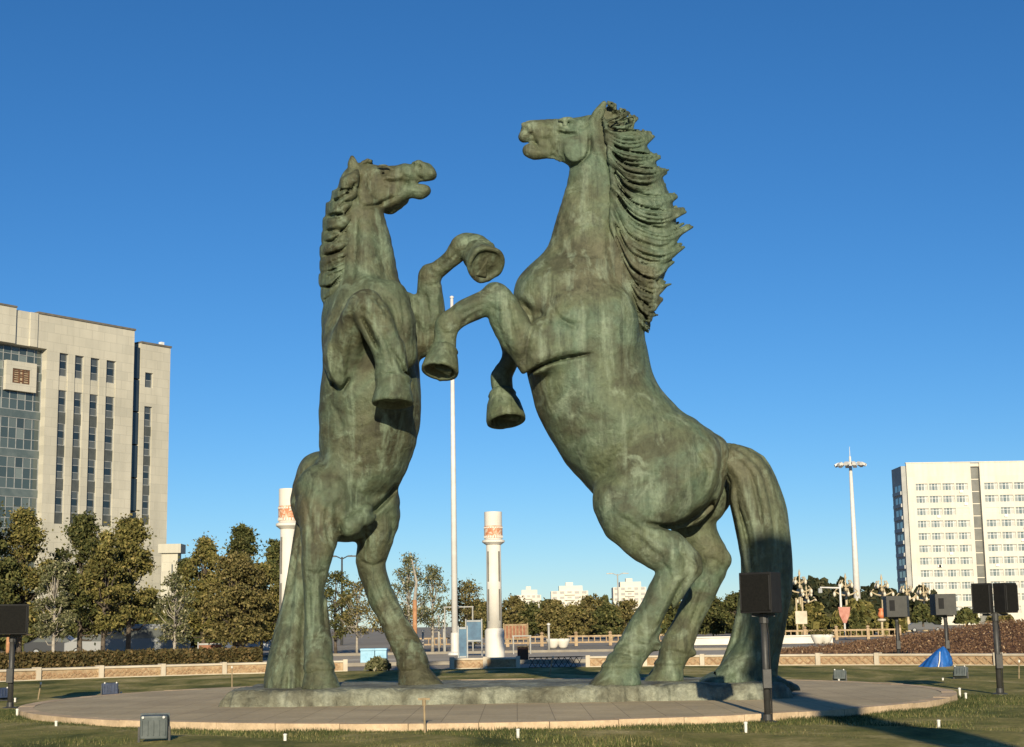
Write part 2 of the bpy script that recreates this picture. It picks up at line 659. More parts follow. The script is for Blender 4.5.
# head
S.chain(rows(Y0, [(590, 138, 0, 23, 14), (578, 139, 0, 22, 15), (564, 137, 0, 19, 13), (549, 134, 0, 15.5, 10.5), (537, 132, 0, 12.3, 9.5), (531, 130.5, 0, 10.2, 9)]), k=.12)
S.chain(rows(Y0, [(571, 150, 0, 16, 13), (556, 149, 0, 10.5, 9), (543, 150.5, 0, 9, 8), (535, 152, 0, 8, 8), (529.5, 150.5, 0, 6.8, 7.5)]), k=.10)
S.chain(rows(Y0, [(523.5, 137, 0, 5.4, 7.5)]), k=.08)
S.chain(rows(Y0, [(514, 143, 0, 2.0, 14), (521, 144.5, 0, 1.7, 14), (527, 145.5, 0, .7, 14)]), k=.02, cut=True)
for sgn in (-1, 1):
    S.chain(rows(Y0, [(525.5, 130, sgn * .2, 2.4, 3.6)]), k=.02, cut=True)
    S.chain(rows(Y0, [(524, 125, sgn * .14, 3, 2.5), (530, 126, sgn * .19, 2.4, 2), (531, 131, sgn * .19, 2, 2)]), k=.04)
    S.chain(rows(Y0, [(565, 124, sgn * .28, 4.2, 4)]), k=.06, cut=True)
    S.chain(rows(Y0, [(565, 124.5, sgn * .25, 3.0, 3)]), k=.02)
    S.chain(rows(Y0, [(559, 120, sgn * .25, 2.0, 2), (568, 119, sgn * .28, 2.6, 2), (575, 121, sgn * .27, 2, 2)]), k=.05)
    S.chain(rows(Y0, [(593, 124, sgn * .2, 6, 4), (598, 115, sgn * .27, 6.2, 3.6), (604, 104, sgn * .25, 3.2, 2)]), k=.06, step=.08)
    S.chain(rows(Y0, [(596, 119, sgn * .38, 2.8, 4), (601, 110, sgn * .38, 2.2, 4)]), k=.03, cut=True, step=.08)
S.chain(rows(Y0, [(576, 151, -.26, 13, 3), ]), k=.1)
# near fore leg, folded
S.chain(rows(Y0, [(592, 325, -.72, 46, 22), (562, 338, -.85, 34, 20), (538, 348, -.95, 26, 17)]), k=.18)
S.chain(rows(Y0, [(534, 352, -1.0, 22, 16), (519, 337, -1.05, 21, 16), (508, 318, -1.08, 19, 15), (499, 300, -1.08, 15, 14), (495, 295, -1.08, 13, 13)]), k=.12)
S.chain(rows(Y0, [(530, 358, -1.0, 17, 13), (524, 370, -1.0, 6, 8)]), k=.12)
S.chain(rows(Y0, [(496, 299, -1.08, 15, 14), (484, 303, -1.1, 13.2, 12), (470, 309, -1.1, 12.4, 11), (457, 317, -1.1, 12.4, 11), (447, 325, -1.1, 13.6, 12), (445, 337, -1.1, 11.8, 11), (444, 346, -1.1, 13.2, 12)]), k=.07)
# far fore leg, folded behind it
S.chain(rows(Y0, [(585, 335, .75, 40, 22), (548, 345, .85, 28, 18), (524, 338, .95, 17, 15), (510, 322, 1.0, 13.5, 13), (507, 330, 1.0, 12, 12), (511, 352, 1.0, 10.5, 10.5),
                  (507, 366, 1.0, 10.5, 10.5), (501, 377, 1.0, 12.5, 12), (503, 391, 1.0, 12, 12)]), k=.1)
# near hind leg
S.chain(rows(Y0, [(668, 468, -.62, 54, 26), (645, 490, -.72, 44, 28), (631, 511, -.8, 29, 23), (642, 531, -.85, 27, 20), (660, 548, -.87, 24, 17), (679, 562, -.87, 22, 15),
                  (674, 577, -.87, 19.5, 14), (660, 601, -.87, 17.2, 13.5), (648, 622, -.87, 17, 14), (638, 641, -.87, 19, 16), (629, 655, -.87, 19, 17), (624, 664, -.87, 20, 18)]), k=.14)
S.chain(rows(Y0, [(692, 563, -.87, 12, 11), (697, 570, -.87, 7, 8)]), k=.12)
S.chain(rows(Y0, [(655, 645, -.87, 7, 9)]), k=.12)
S.chain(rows(Y0, [(606, 492, -.70, 15, 20), (608, 505, -.75, 16, 20), (620, 520, -.8, 18, 20)]), k=.3)
# far hind leg
S.chain(rows(Y0, [(708, 478, .6, 22, 24), (710, 496, .8, 20, 20), (700, 512, .88, 17, 17)]), k=.12)
S.chain(rows(Y0, [(692, 468, .6, 42, 26), (702, 488, .8, 30, 22), (690, 516, .9, 24, 18), (702, 541, .92, 19, 16), (714, 561, .92, 16.5, 14), (707, 582, .92, 15, 13),
                  (693, 610, .92, 14.6, 12.5), (683, 633, .92, 15.5, 13), (677, 648, .92, 16.5, 15), (672, 662, .92, 16, 15)]), k=.14)
S.chain(rows(Y0, [(723, 560, .92, 9, 9)]), k=.1)
S.chain(rows(Y0, [(693, 653, .92, 5, 7)]), k=.1)
# sheath under the belly
S.chain(rows(Y0, [(640, 512, 0, 9, 9), (664, 520, 0, 10, 10), (690, 512, 0, 12, 12)]), k=.25)
S.D = S.D.astype(np.float32)
S._n = None
S.lump(.012, 2.6, 3)
S.lump(.007, 8, 31)
S.planes(.024, 1.25, 41, 175); S.planes(.012, 3.2, 42, 175)
# modelling of the near side
E = lambda line, w, a, ys=None: S.emboss(line, w, a, Y0 if ys is None else ys)
E([(521, 379), (538, 367.5), (560, 359.5), (594, 353.5)], 1.7, -.20)
E([(530, 362), (556, 352), (585, 347)], 5, .05)
E([(520, 296), (532, 318), (527, 345), (524, 372)], 2.6, -.07)
E([(527, 322), (536, 335), (532, 352)], 4.5, .05)
E([(514, 300), (535, 312), (560, 322), (588, 326)], 4, -.06)
E([(545, 270), (570, 272), (596, 268)], 7, .05)
E([(556, 240), (560, 262), (540, 270)], 5, -.04)
E([(570, 172), (578, 200), (585, 235), (594, 262)], 6, -.04)
E([(590, 132), (589, 152), (580, 163), (568, 168)], 1.8, -.10)
E([(548, 140), (553, 150), (552, 158)], 1.5, -.05)
E([(552, 121), (553, 130), (548, 140)], 1.5, -.04)
E([(535, 140), (538, 147), (546, 152)], 1.6, -.05)
E([(592, 128), (597, 146), (606, 166), (612, 190), (612, 220)], 5, .06)
E([(545, 222), (570, 226), (612, 221)], 1.5, -.022)
E([(538, 262), (575, 258), (616, 262)], 1.4, .02)
E([(585, 395), (610, 380), (645, 372)], 1.5, .018)
E([(600, 400), (612, 440), (620, 470)], 1.4, .016)
E([(604, 150), (612, 175), (613, 210), (610, 250), (622, 290)], 4, -.07)
E([(560, 133), (552, 139), (540, 140)], 2.5, -.035)
E([(575, 131), (560, 129), (545, 126)], 2.4, .035)
E([(538, 146), (545, 148), (550, 152)], 2.2, -.03)
E([(531, 124), (535, 131), (531, 138)], 2.2, -.03)
E([(592, 355), (620, 350), (640, 335)], 10, .03)
for i in range(6):
    E([(575 + i * 10, 378 + i * 11), (566 + i * 9, 402 + i * 12), (562 + i * 8, 425 + i * 10)], 3.2, -.018)
E([(593, 488), (612, 470), (634, 440), (655, 420)], 9, -.075)
E([(640, 522), (660, 526), (680, 526), (704, 511), (716, 498)], 2.6, -.20)
E([(610, 505), (630, 512), (655, 510)], 8, .05)
E([(652, 425), (668, 455), (672, 500)], 8, -.035)
E([(690, 425), (700, 460), (696, 505)], 7, -.035)
E([(640, 530), (662, 548), (684, 556)], 4.5, .05)
E([(628, 527), (648, 548), (668, 560)], 3, -.035)
E([(690, 572), (674, 600), (662, 628)], 2.6, -.05)
E([(664, 572), (652, 600), (640, 625)], 3.5, .03)
E([(606, 651), (622, 652), (645, 660)], 2.2, -.045)
E([(722, 455), (718, 478), (708, 505), (690, 520)], 4, -.05)
E([(500, 305), (509, 330), (520, 358)], 4.5, .035)
E([(484, 296), (468, 304), (453, 312)], 2.2, .03)
E([(484, 309), (470, 317), (459, 326)], 1.8, -.03)
for (ln, w_, a_) in [
        ([(556, 128), (566, 131), (578, 130)], 1.4, .05), ([(556, 132), (568, 135), (580, 134)], 1.4, -.05), ([(560, 140), (556, 148), (558, 156)], 1.4, -.05),
        ([(530, 133), (534, 138), (532, 142)], 1.3, -.045), ([(526, 148), (533, 149), (540, 148)], 1.3, -.04), ([(545, 157), (556, 160), (566, 166)], 1.4, .04), ([(590, 122), (584, 128), (578, 128)], 1.4, -.05),
        ([(690, 556), (697, 566), (693, 577)], 1.6, .05), ([(676, 548), (686, 560), (684, 572)], 1.6, -.05),
        ([(684, 578), (672, 602), (662, 624), (652, 640)], 1.4, -.07), ([(676, 582), (664, 606), (654, 628)], 1.6, .04),
        ([(660, 560), (668, 570), (672, 582)], 1.5, -.04), ([(655, 640), (662, 646), (655, 652)], 1.6, .06),
        ([(616, 646), (630, 642), (648, 646)], 1.5, -.04), ([(612, 655), (628, 657), (644, 660)], 1.6, .04),
        ([(488, 288), (497, 284), (506, 289)], 2, .04), ([(490, 306), (500, 312), (512, 308)], 1.6, -.04),
        ([(509, 296), (514, 318), (521, 345)], 1.6, -.05), ([(496, 318), (503, 338), (514, 360)], 1.6, -.035),
        ([(486, 303), (472, 309), (458, 316)], 1.4, -.035), ([(440, 330), (447, 334), (456, 332)], 1.5, -.04),
        ([(548, 300), (560, 318), (580, 330)], 2, -.05), ([(600, 300), (590, 322), (592, 350)], 3, -.04),
        ([(640, 490), (652, 478), (668, 474)], 4, -.04), ([(615, 512), (640, 530), (668, 546)], 2.2, -.05),
        ([(700, 452), (708, 470), (704, 492)], 2.5, -.05), ([(560, 205), (568, 235), (572, 262)], 3, -.03),
        ([(540, 262), (555, 268), (575, 266)], 2, -.03)]:
    E(ln, w_, a_)
for (ln, w_, a_) in [([(708, 558), (718, 562), (722, 572)], 1.6, -.04), ([(712, 572), (700, 600), (688, 632)], 1.5, -.05), ([(704, 578), (692, 606), (680, 636)], 1.6, .03), ([(664, 650), (676, 652), (690, 655)], 1.5, -.04)]:
    E(ln, w_, a_, Y0 + 1.1)
link_mesh('horse_body', S.mesh('horse_body'), M_BRONZE_B, root)
# hooves
hoof(root, Y0, (443.5, 349, -1.1), (439, 372, -1.28), 13.5, 18.5, M_BRONZE_B, 1.5, 1.0, heel=(1, .3, 0))
hoof(root, Y0, (502, 392, 1.0), (506.5, 421, .82), 13, 19.5, M_BRONZE_B, 1.5, 1.0, heel=(1, .3, 0))
standing_hoof(root, Y0, (623, 660, -.87), (619, 685, -.92), 19, 26, M_BRONZE_B, (-1, -.15, 0))
standing_hoof(root, Y0, (672, 658, .92), (667, 681.5, .88), 16, 19, M_BRONZE_B, (-1, -.1, 0))

# mane: overlapping locks combed back from the crest
T = Solid((at(588, 200, Y0).x, Y0 - 1.3, at(640, 350, Y0).z), (at(700, 200, Y0).x, Y0 + 1.3, at(600, 92, Y0).z), .027)
rs_ = random.Random(4)
locks = [  # root on the crest line, belly of the curve, run-out, tip, half width
    ((603, 120), (609, 115), (613, 110), (616, 105), 5), ((605, 125), (614, 121), (622, 117), (629, 112), 6), ((606, 128), (619, 128), (629, 125), (638, 118), 6),
    ((607, 135), (622, 142), (640, 142), (655, 135), 10), ((609, 148), (622, 158), (642, 161), (660, 157), 7), ((610, 156), (626, 172), (648, 176), (669, 171), 8),
    ((611, 168), (628, 187), (648, 191), (665, 184), 7), ((612, 176), (630, 199), (655, 205), (678, 196), 8), ((613, 186), (634, 212), (660, 219), (686, 211), 8),
    ((612, 196), (632, 228), (662, 240), (691, 227), 11), ((612, 212), (630, 244), (658, 256), (685, 246), 9), ((612, 224), (629, 262), (652, 272), (673, 262), 10),
    ((613, 240), (632, 277), (652, 288), (669, 284), 9), ((615, 254), (634, 292), (650, 302), (662, 300), 9), ((618, 268), (636, 304), (648, 314), (657, 315), 8),
    ((622, 284), (638, 316), (646, 325), (651, 331), 7)]
FLOW = []
for li, (a, b, c, d, hw) in enumerate(locks):
    ns = 5 if hw > 6 else 4
    lift = .05 * ((li * 7) % 3 - 1)
    for s in range(ns):
        u = -1 + 2 * s / (ns - 1)
        jx, jy = rs_.uniform(-2.5, 2.5), rs_.uniform(-1.2, 1.2)
        dn = -.46 - lift - .05 * (1 - u * u) + rs_.uniform(-.025, .025)
        r_ = hw * rs_.uniform(.27, .36)
        o = u * hw
        wv = rs_.uniform(-1.5, 1.5)
        row = [(a[0] - 1, a[1] + o * .6, dn + .04, r_ * .62, 3.5), (b[0] - wv, b[1] + o * .95 + jy, dn - .02, r_, 5), (c[0] + wv, c[1] + o * .9 + jy, dn + .08, r_, 5.5), (d[0] + jx - abs(u) * hw * .55, d[1] + o * .30, -.14, r_ * .35, 2.4)]
        T.chain(rows(Y0, row), k=.02, step=.12)
    for u in (-1.12, -.6, -.2, .2, .6):
        o = u * hw; j_ = rs_.uniform(-1, 1)
        deep = u < -1
        FLOW.append(([(a[0] + 1, a[1] + o * .55), (b[0], b[1] + o * .95 + j_), (c[0], c[1] + o * .9 + j_), ((c[0] + d[0] * 2) / 3 - abs(u) * hw * .3, (c[1] + d[1] * 2) / 3 + o * .45)], 1.2 if deep else .95, -.065 if deep else -rs_.uniform(.012, .034)))
    for s in range(3):   # the locks of the far side
        o = (s - 1) * hw * .8
        T.chain(rows(Y0, [(a[0], a[1] + o, .36, 2.6, 3.5), (b[0], b[1] + o - 3, .42, hw * .45, 6), (c[0] + 2, c[1] + o * .6 - 2, .28, hw * .4, 6), (d[0] - 4 - abs(o), d[1] + o * .3 - 2, .1, 1.5, 2.4)]), k=.03, step=.16)
T.chain(rows(Y0, [(612, 126, 0, 9, 15), (628, 145, 0, 14, 18), (638, 172, 0, 20, 20.5), (644, 205, 0, 27, 22), (648, 235, 0, 29, 22.5), (644, 270, 0, 22, 21.5), (640, 305, 0, 14, 20), (640, 328, 0, 7, 15)]), k=.05)
T._n = None
T.lump(.008, 5, 77)
for ln, w_, a_ in FLOW: T.emboss(ln, w_, a_, Y0)
link_mesh('mane', T.mesh('mane'), M_BRONZE_B, root)

# tail: a heavy bundle of strands down to the plinth
T = Solid((at(715, 600, Y0).x - .1, Y0 - 1.6, .25), (at(800, 600, Y0).x + .1, Y0 + 1.6, at(740, 430, Y0).z), .032)
T.chain(rows(Y0, [(708, 452, 0, 10, 13), (728, 455, 0, 12, 14), (747, 471, 0, 20, 18), (757, 500, 0, 25, 22), (765, 540, 0, 25.5, 24), (767, 580, 0, 25.5, 26), (763, 620, 0, 23, 27),
                  (754, 655, 0, 22, 29), (748, 680, 0, 26, 32), (746, 688, 0, 27, 34)]), k=.05)
T.chain(rows(Y0, [(745, 655, -.2, 12, 20), (730, 672, -.3, 12, 20), (716, 684, -.3, 8, 16)]), k=.15)
for i in range(11):
    u = -1 + 2 * i / 10
    ph = rs_.uniform(0, 6.28)
    pts = []
    for (px, py, r, rs2) in [(728, 454, 10, 12), (747, 471, 19, 17), (757, 500, 25, 22), (765, 540, 25.5, 24), (767, 580, 25.5, 26), (763, 620, 23, 27), (754, 655, 22, 29), (747, 686, 26.5, 33)]:
        k = math.sin(py * .022 + ph) * 4.2
        nx, ny = (1, 0) if py > 480 else (.7, -.7)
        pts.append((px + nx * (u * r * .94 + k), py + ny * (u * r * .94), -math.sqrt(max(0, 1 - u * u)) * rs2 * .93 / 49, 3.0 + 2.4 * (i % 3 == 0), 4.4 + 2 * (i % 3 == 0)))
    T.chain(rows(Y0, pts), k=.025, step=.2)
    if i % 2:
        T.chain(rows(Y0, [(a_[0] - 1, a_[1], -a_[2], 4.5, 5) for a_ in pts]), k=.05, step=.3)
T._n = None
T.lump(.008, 3, 9)
link_mesh('tail', T.mesh('tail'), M_BRONZE_B, root)

# ================================================================= the shorter horse (three quarter view)
Y0 = 32.2
root = empty('horse_statue', (q(360, 684).x, Y0, .42),
             'shorter weathered bronze rearing horse with head in profile and open mouth, both folded forelegs raised', 'statue',
             'pair of rearing bronze horses on the round plinth')
HORSE_A = root
A = (.7071, .7071, 0)
S = Solid((at(286, 500, Y0).x - .6, Y0 - 2.5, .25), (at(510, 300, Y0).x, Y0 + 2.4, at(360, 148, Y0).z), VOX)
S.chain(rows(Y0, [(345, 502, .3, 40, 42), (354, 480, .25, 42, 44), (365, 453, .2, 47.5, 48), (369, 425, .1, 51, 50), (371, 390, 0, 50.5, 50), (370, 352, 0, 49, 49), (368, 320, 0, 43, 44)]), k=.2, side=A)
S.chain(rows(Y0, [(322, 478, .75, 27, 30), (319, 500, .6, 29, 30), (322, 520, .4, 24, 26)]), k=.10)
S.chain(rows(Y0, [(366, 318, 0, 43, 40), (365, 282, 0, 37.5, 34), (362, 250, 0, 33, 28), (359, 222, 0, 28, 23), (358, 200, 0, 24, 19), (357, 184, 0, 18, 15)]), k=.25, side=A)
# head in profile
S.chain(rows(Y0, [(362, 181, 0, 19, 14), (372, 183, -.03, 20, 15), (386, 182, -.06, 17, 13), (400, 177, -.1, 12.6, 10), (414, 171, -.12, 10.8, 9), (425, 171.5, -.14, 9.2, 8.5), (431.5, 174.5, -.14, 5.2, 8)]), k=.12)
S.chain(rows(Y0, [(371, 194, -.03, 13, 12), (386, 197, -.06, 11.5, 10), (400, 192.5, -.1, 8.2, 7.5), (412, 190, -.12, 7.0, 7), (420, 191.5, -.14, 7.2, 7), (426, 190.5, -.14, 4.2, 6.5)]), k=.10)
S.chain(rows(Y0, [(390, 204, .18, 10, 8), (402, 199, .12, 6, 6)]), k=.12)
S.chain(rows(Y0, [(445, 182.5, -.14, 3.6, 14), (433, 182.5, -.14, 2.8, 14), (418, 184, -.14, 1.2, 14)]), k=.03, cut=True)
for sgn in (-1, 1):
    S.chain(rows(Y0, [(419.5, 167, sgn * .2 - .13, 2.6, 3.6)]), k=.02, cut=True)
    S.chain(rows(Y0, [(414, 163, sgn * .16 - .13, 2.4, 2), (420, 162, sgn * .17 - .13, 2.6, 2), (425, 166, sgn * .17 - .13, 2.2, 2)]), k=.04)
    S.chain(rows(Y0, [(383, 171, sgn * .3 - .06, 4, 4)]), k=.06, cut=True)
    S.chain(rows(Y0, [(383, 171.5, sgn * .25 - .06, 3.2, 3)]), k=.02)
    S.chain(rows(Y0, [(377, 167, sgn * .27 - .06, 2, 2), (385, 166, sgn * .29 - .06, 2.8, 2), (392, 169, sgn * .25 - .06, 2, 2)]), k=.05)
    S.chain(rows(Y0, [(354, 171, sgn * .18 - .02, 6, 4), (352.5, 164, sgn * .22, 5.6, 3.6), (352, 157, sgn * .22, 3.2, 2)]), k=.06, step=.08)
    S.chain(rows(Y0, [(354, 166, sgn * .34, 2.6, 4), (353, 160, sgn * .34, 2, 4)]), k=.03, cut=True, step=.08)
# near fore leg: elbow down at the left, knee to the viewer, cannon hanging
S.chain(rows(Y0, [(358, 305, -.55, 30, 24), (347, 330, -.72, 25, 22), (341, 358, -.85, 19, 18), (338, 376, -.9, 11, 12)]), k=.14, side=A)
S.chain(rows(Y0, [(341, 360, -.9, 18, 16), (348, 338, -1.2, 17, 16), (356, 318, -1.45, 17, 15), (363, 307, -1.65, 16.5, 15)]), k=.2)
S.chain(rows(Y0, [(365, 306, -1.66, 17, 15), (375, 322, -1.7, 18, 14), (385, 342, -1.7, 17.5, 13), (390, 358, -1.66, 16.5, 14), (392, 372, -1.64, 17, 15), (393, 381, -1.63, 17, 15)]), k=.14)
# breast muscle
S.chain(rows(Y0, [(392, 300, -.75, 16, 14), (398, 325, -.8, 19, 16), (400, 350, -.7, 15, 14)]), k=.2)
S.chain(rows(Y0, [(384, 298, -.95, 20, 17), (397, 325, -1.08, 20, 17), (403, 356, -1.0, 16, 15)]), k=.28)
S.chain(rows(Y0, [(404, 306, -.2, 15, 16), (416, 314, -.15, 14, 15), (426, 322, -.1, 14, 15)]), k=.16)
# far fore leg: raised to the right
S.chain(rows(Y0, [(405, 335, .1, 26, 24), (425, 342, .05, 17, 16), (432, 322, -.05, 15.5, 15), (431, 300, -.15, 14, 13.5), (430, 282, -.22, 12.5, 12.5), (430, 275, -.25, 12, 12)]), k=.12)
S.chain(rows(Y0, [(430, 275, -.25, 11.5, 12), (440, 268, -.35, 10.8, 10.5), (452, 258, -.45, 11, 10.5), (462, 248, -.55, 13.5, 12), (471, 249, -.65, 14.5, 13), (477, 254, -.72, 15.5, 14)]), k=.07)
S.chain(rows(Y0, [(466, 242, -.55, 9, 10), (480, 244, -.68, 8, 10), (489, 248, -.78, 6, 9)]), k=.08)
# near hind leg
S.chain(rows(Y0, [(328, 497, -.3, 36, 30), (322, 520, -.55, 24, 22), (320, 540, -.68, 18.5, 18), (316, 562, -.72, 14.5, 15), (314.5, 585, -.66, 12.5, 14), (315.5, 610, -.64, 12, 12.5), (317, 630, -.66, 13, 13),
                  (318.5, 643, -.7, 15, 15), (319, 655, -.76, 15, 15), (320, 665, -.8, 17, 17)]), k=.14)
S.chain(rows(Y0, [(310, 572, -.45, 8, 9)]), k=.12)
S.chain(rows(Y0, [(606, 492, -.70, 15, 20), (608, 505, -.75, 16, 20), (620, 520, -.8, 18, 20)]), k=.3)
# far hind leg
S.chain(rows(Y0, [(708, 478, .6, 22, 24), (710, 496, .8, 20, 20), (700, 512, .88, 17, 17)]), k=.12)
S.chain(rows(Y0, [(366, 492, .4, 34, 32), (378, 513, .5, 23, 24), (377, 538, .45, 18.5, 19), (371, 562, .55, 15.5, 17), (375, 580, .55, 15, 16), (385, 605, .45, 14.5, 14), (395, 626, .38, 14.5, 14),
                  (405, 643, .3, 15.5, 16), (410, 655, .25, 15.5, 16), (413, 664, .2, 17, 17)]), k=.14)
# sheath
S.chain(rows(Y0, [(368, 514, -.40, 11, 11), (357, 521, -.62, 11, 11), (349, 527, -.72, 10.5, 10)]), k=.14)
S._n = None
S.lump(.012, 2.6, 8)
S.lump(.007, 8, 32)
S.planes(.024, 1.25, 43, 212); S.planes(.012, 3.2, 44, 212)
E = lambda line, w, a, ys=None: S.emboss(line, w, a, Y0 + .3 if ys is None else ys)
E([(350, 300), (354, 330), (350, 355), (346, 385)], 3, -.06)
E([(332, 350), (331, 372), (337, 386)], 2.2, .05)
E([(362, 316), (370, 332), (380, 352)], 2.0, -.16)
E([(331, 376), (335, 387), (342, 390), (352, 376)], 2.0, -.13)
E([(329, 340), (328, 360), (334, 382)], 1.6, .05)
E([(398, 484), (386, 500), (370, 515)], 2.4, -.20)
E([(392, 350), (404, 372), (410, 392)], 2.2, -.10)
E([(400, 296), (404, 318), (402, 340)], 2, -.05)
E([(376, 296), (380, 306), (388, 318)], 2, -.05)
E([(357, 212), (355, 250), (352, 290)], 3, -.06)
E([(372, 210), (378, 235), (384, 270), (392, 292)], 6, -.05)
E([(382, 290), (394, 310), (402, 345)], 3, -.06)
E([(408, 298), (416, 320), (412, 350)], 4, -.05)
E([(360, 207), (356, 196), (358, 180), (362, 172)], 1.8, -.09)
E([(360, 207), (374, 206), (388, 200), (398, 195)], 1.8, -.09)
E([(402, 175), (404, 181), (408, 184)], 1.5, -.03)
E([(400, 168), (404, 172), (412, 176)], 1.5, .04)
E([(395, 176), (402, 183), (412, 182)], 2.4, -.04)
E([(388, 172), (400, 168), (412, 165)], 2.4, .035)
E([(408, 160), (412, 168), (418, 174)], 2.2, -.03)
E([(358, 300), (375, 310), (390, 306)], 5, .05)
E([(420, 384), (412, 412), (398, 440), (384, 462)], 9, -.03)
E([(318, 446), (325, 470), (330, 500)], 5, -.05)
E([(335, 470), (352, 490), (372, 496), (390, 488)], 5, -.05)
for i in range(5):
    E([(334 + i * 2, 408 + i * 13), (352 + i * 3, 416 + i * 13), (372 + i * 3, 412 + i * 13)], 3, -.016)
E([(341, 535), (336, 515), (338, 498)], 3.5, -.07)
E([(310, 540), (312, 570), (312, 600)], 3, .03)
E([(322, 560), (322, 590), (322, 625)], 2.5, -.035)
E([(366, 560), (378, 590), (392, 620)], 3, .035)
E([(380, 562), (388, 590), (400, 618)], 2.6, -.035)
E([(424, 292), (426, 318), (434, 336)], 3, -.03)
E([(304, 660), (320, 656), (336, 662)], 2, -.04)
E([(397, 656), (410, 654), (424, 658)], 2, -.04)
E([(372, 320), (382, 345), (388, 365)], 3, .03)
E([(376, 377), (392, 372), (408, 377)], 2.2, .04)
for (ln, w_, a_) in [
        ([(384, 176), (394, 178), (404, 176)], 1.4, .05), ([(382, 180), (393, 183), (403, 181)], 1.4, -.055), ([(396, 184), (400, 190), (398, 197)], 1.4, -.05), ([(414, 172), (418, 177), (424, 179)], 1.3, -.045),
        ([(374, 172), (368, 180), (370, 192)], 1.5, -.05), ([(412, 186), (420, 188), (427, 187)], 1.2, -.04), ([(404, 162), (412, 164), (416, 168)], 1.3, -.04),
        ([(422, 268), (430, 266), (438, 272)], 1.6, .04), ([(424, 284), (432, 286), (442, 282)], 1.5, -.04), ([(434, 270), (448, 261), (460, 250)], 1.4, -.04),
        ([(425, 290), (428, 306), (430, 322)], 1.5, -.05), ([(438, 288), (437, 304), (440, 320)], 1.6, .04),
        ([(466, 238), (470, 248), (468, 260)], 1.5, -.05), ([(462, 250), (474, 262), (482, 270)], 1.5, -.03),
        ([(376, 376), (392, 374), (410, 378)], 1.5, -.05), ([(382, 330), (390, 350), (394, 370)], 1.6, -.05), ([(368, 300), (378, 306), (386, 318)], 1.6, .05),
        ([(306, 570), (316, 574), (326, 570)], 1.6, -.04), ([(310, 580), (310, 610), (311, 636)], 1.4, -.05), ([(318, 580), (319, 612), (320, 640)], 1.6, .04), ([(325, 580), (324, 610), (326, 634)], 1.3, -.05),
        ([(304, 640), (318, 638), (332, 642)], 1.5, -.05), ([(305, 660), (320, 662), (336, 664)], 1.6, -.04),
        ([(360, 560), (372, 566), (386, 560)], 1.6, -.05), ([(372, 572), (384, 600), (398, 632)], 1.5, -.05), ([(366, 575), (378, 604), (390, 630)], 1.4, .03),
        ([(396, 640), (406, 638), (420, 642)], 1.5, -.05), ([(330, 500), (326, 520), (330, 545)], 2, -.05), ([(306, 500), (310, 525), (312, 545)], 2, -.04),
        ([(388, 510), (392, 530), (386, 550)], 2, -.04), ([(362, 520), (366, 540), (362, 556)], 2, -.05),
        ([(400, 380), (404, 405), (396, 430)], 2.5, -.03), ([(330, 400), (340, 420), (344, 445)], 2.5, -.03)]:
    E(ln, w_, a_, Y0 + .9)
link_mesh('horse_body', S.mesh('horse_body'), M_BRONZE_A, root)
hoof(root, Y0, (393, 378, -1.63), (392.5, 404, -1.7), 17, 20.5, M_BRONZE_A, 1)
hoof(root, Y0, (477, 254, -.70), (486, 265, -1.10), 15.5, 19.5, M_BRONZE_A, .4, heel=(-.2, .2, -1))
standing_hoof(root, Y0, (319, 662, -.8), (321, 686, -.85), 16.5, 20, M_BRONZE_A, (.6, -.8, 0))
standing_hoof(root, Y0, (411, 660, .22), (419, 682.5, .15), 16, 22, M_BRONZE_A, (.9, -.5, 0))

T = Solid((at(312, 250, Y0).x, Y0 - 1.3, at(330, 400, Y0).z), (at(372, 250, Y0).x, Y0 + 1.3, at(350, 155, Y0).z), .03)
edge = [(349, 168), (340, 180), (332, 193), (326, 205), (323, 220), (322, 234), (320, 248), (320, 262), (319, 276), (321, 290), (324, 302), (323, 316), (322, 330), (324, 344), (326, 354)]
for i, (ex, ey) in enumerate(edge):
    if i == 0: continue
    rx = 354 + (3 if i < 3 else 0) - max(0, i - 8) * 2.2
    ry = ey + 2
    for s in range(4):
        o = (s - 1.5) * 3.4
        dn = -.32 + rs_.uniform(-.09, .05)
        jy = rs_.uniform(-1.5, 1.5)
        mx = (rx + ex) / 2
        T.chain(rows(Y0, [(rx, ry - 6 + o, dn + .02, 2.2, 3), (mx + 6, ey - 1 + o + jy, dn - .14, 4.2, 5), (mx - 4, ey + 5 + o + jy, dn - .06, 4.4, 5.5), (ex + 4, ey + 5 + o * .8, dn * .3, 3.6, 5), (ex + 1.5, ey + 2 + o * .6, .1, 1.8, 3)]), k=.025, step=.12)
    T.chain(rows(Y0, [(rx, ry, .4, 4, 5), (mx, ey + 3, .45, 6, 7), (ex + 5, ey + 3, .2, 4, 6)]), k=.04, step=.2)
T.chain(rows(Y0, [(350, 182, 0, 8, 12), (338, 215, 0, 11, 13), (335, 260, 0, 12, 15), (335, 300, 0, 10, 16), (334, 340, 0, 8, 14)]), k=.1)
T.chain(rows(Y0, [(360, 168, 0, 3.5, 10), (368, 162, -.05, 3, 8), (374, 164, -.08, 2, 5)]), k=.05)
T._n = None
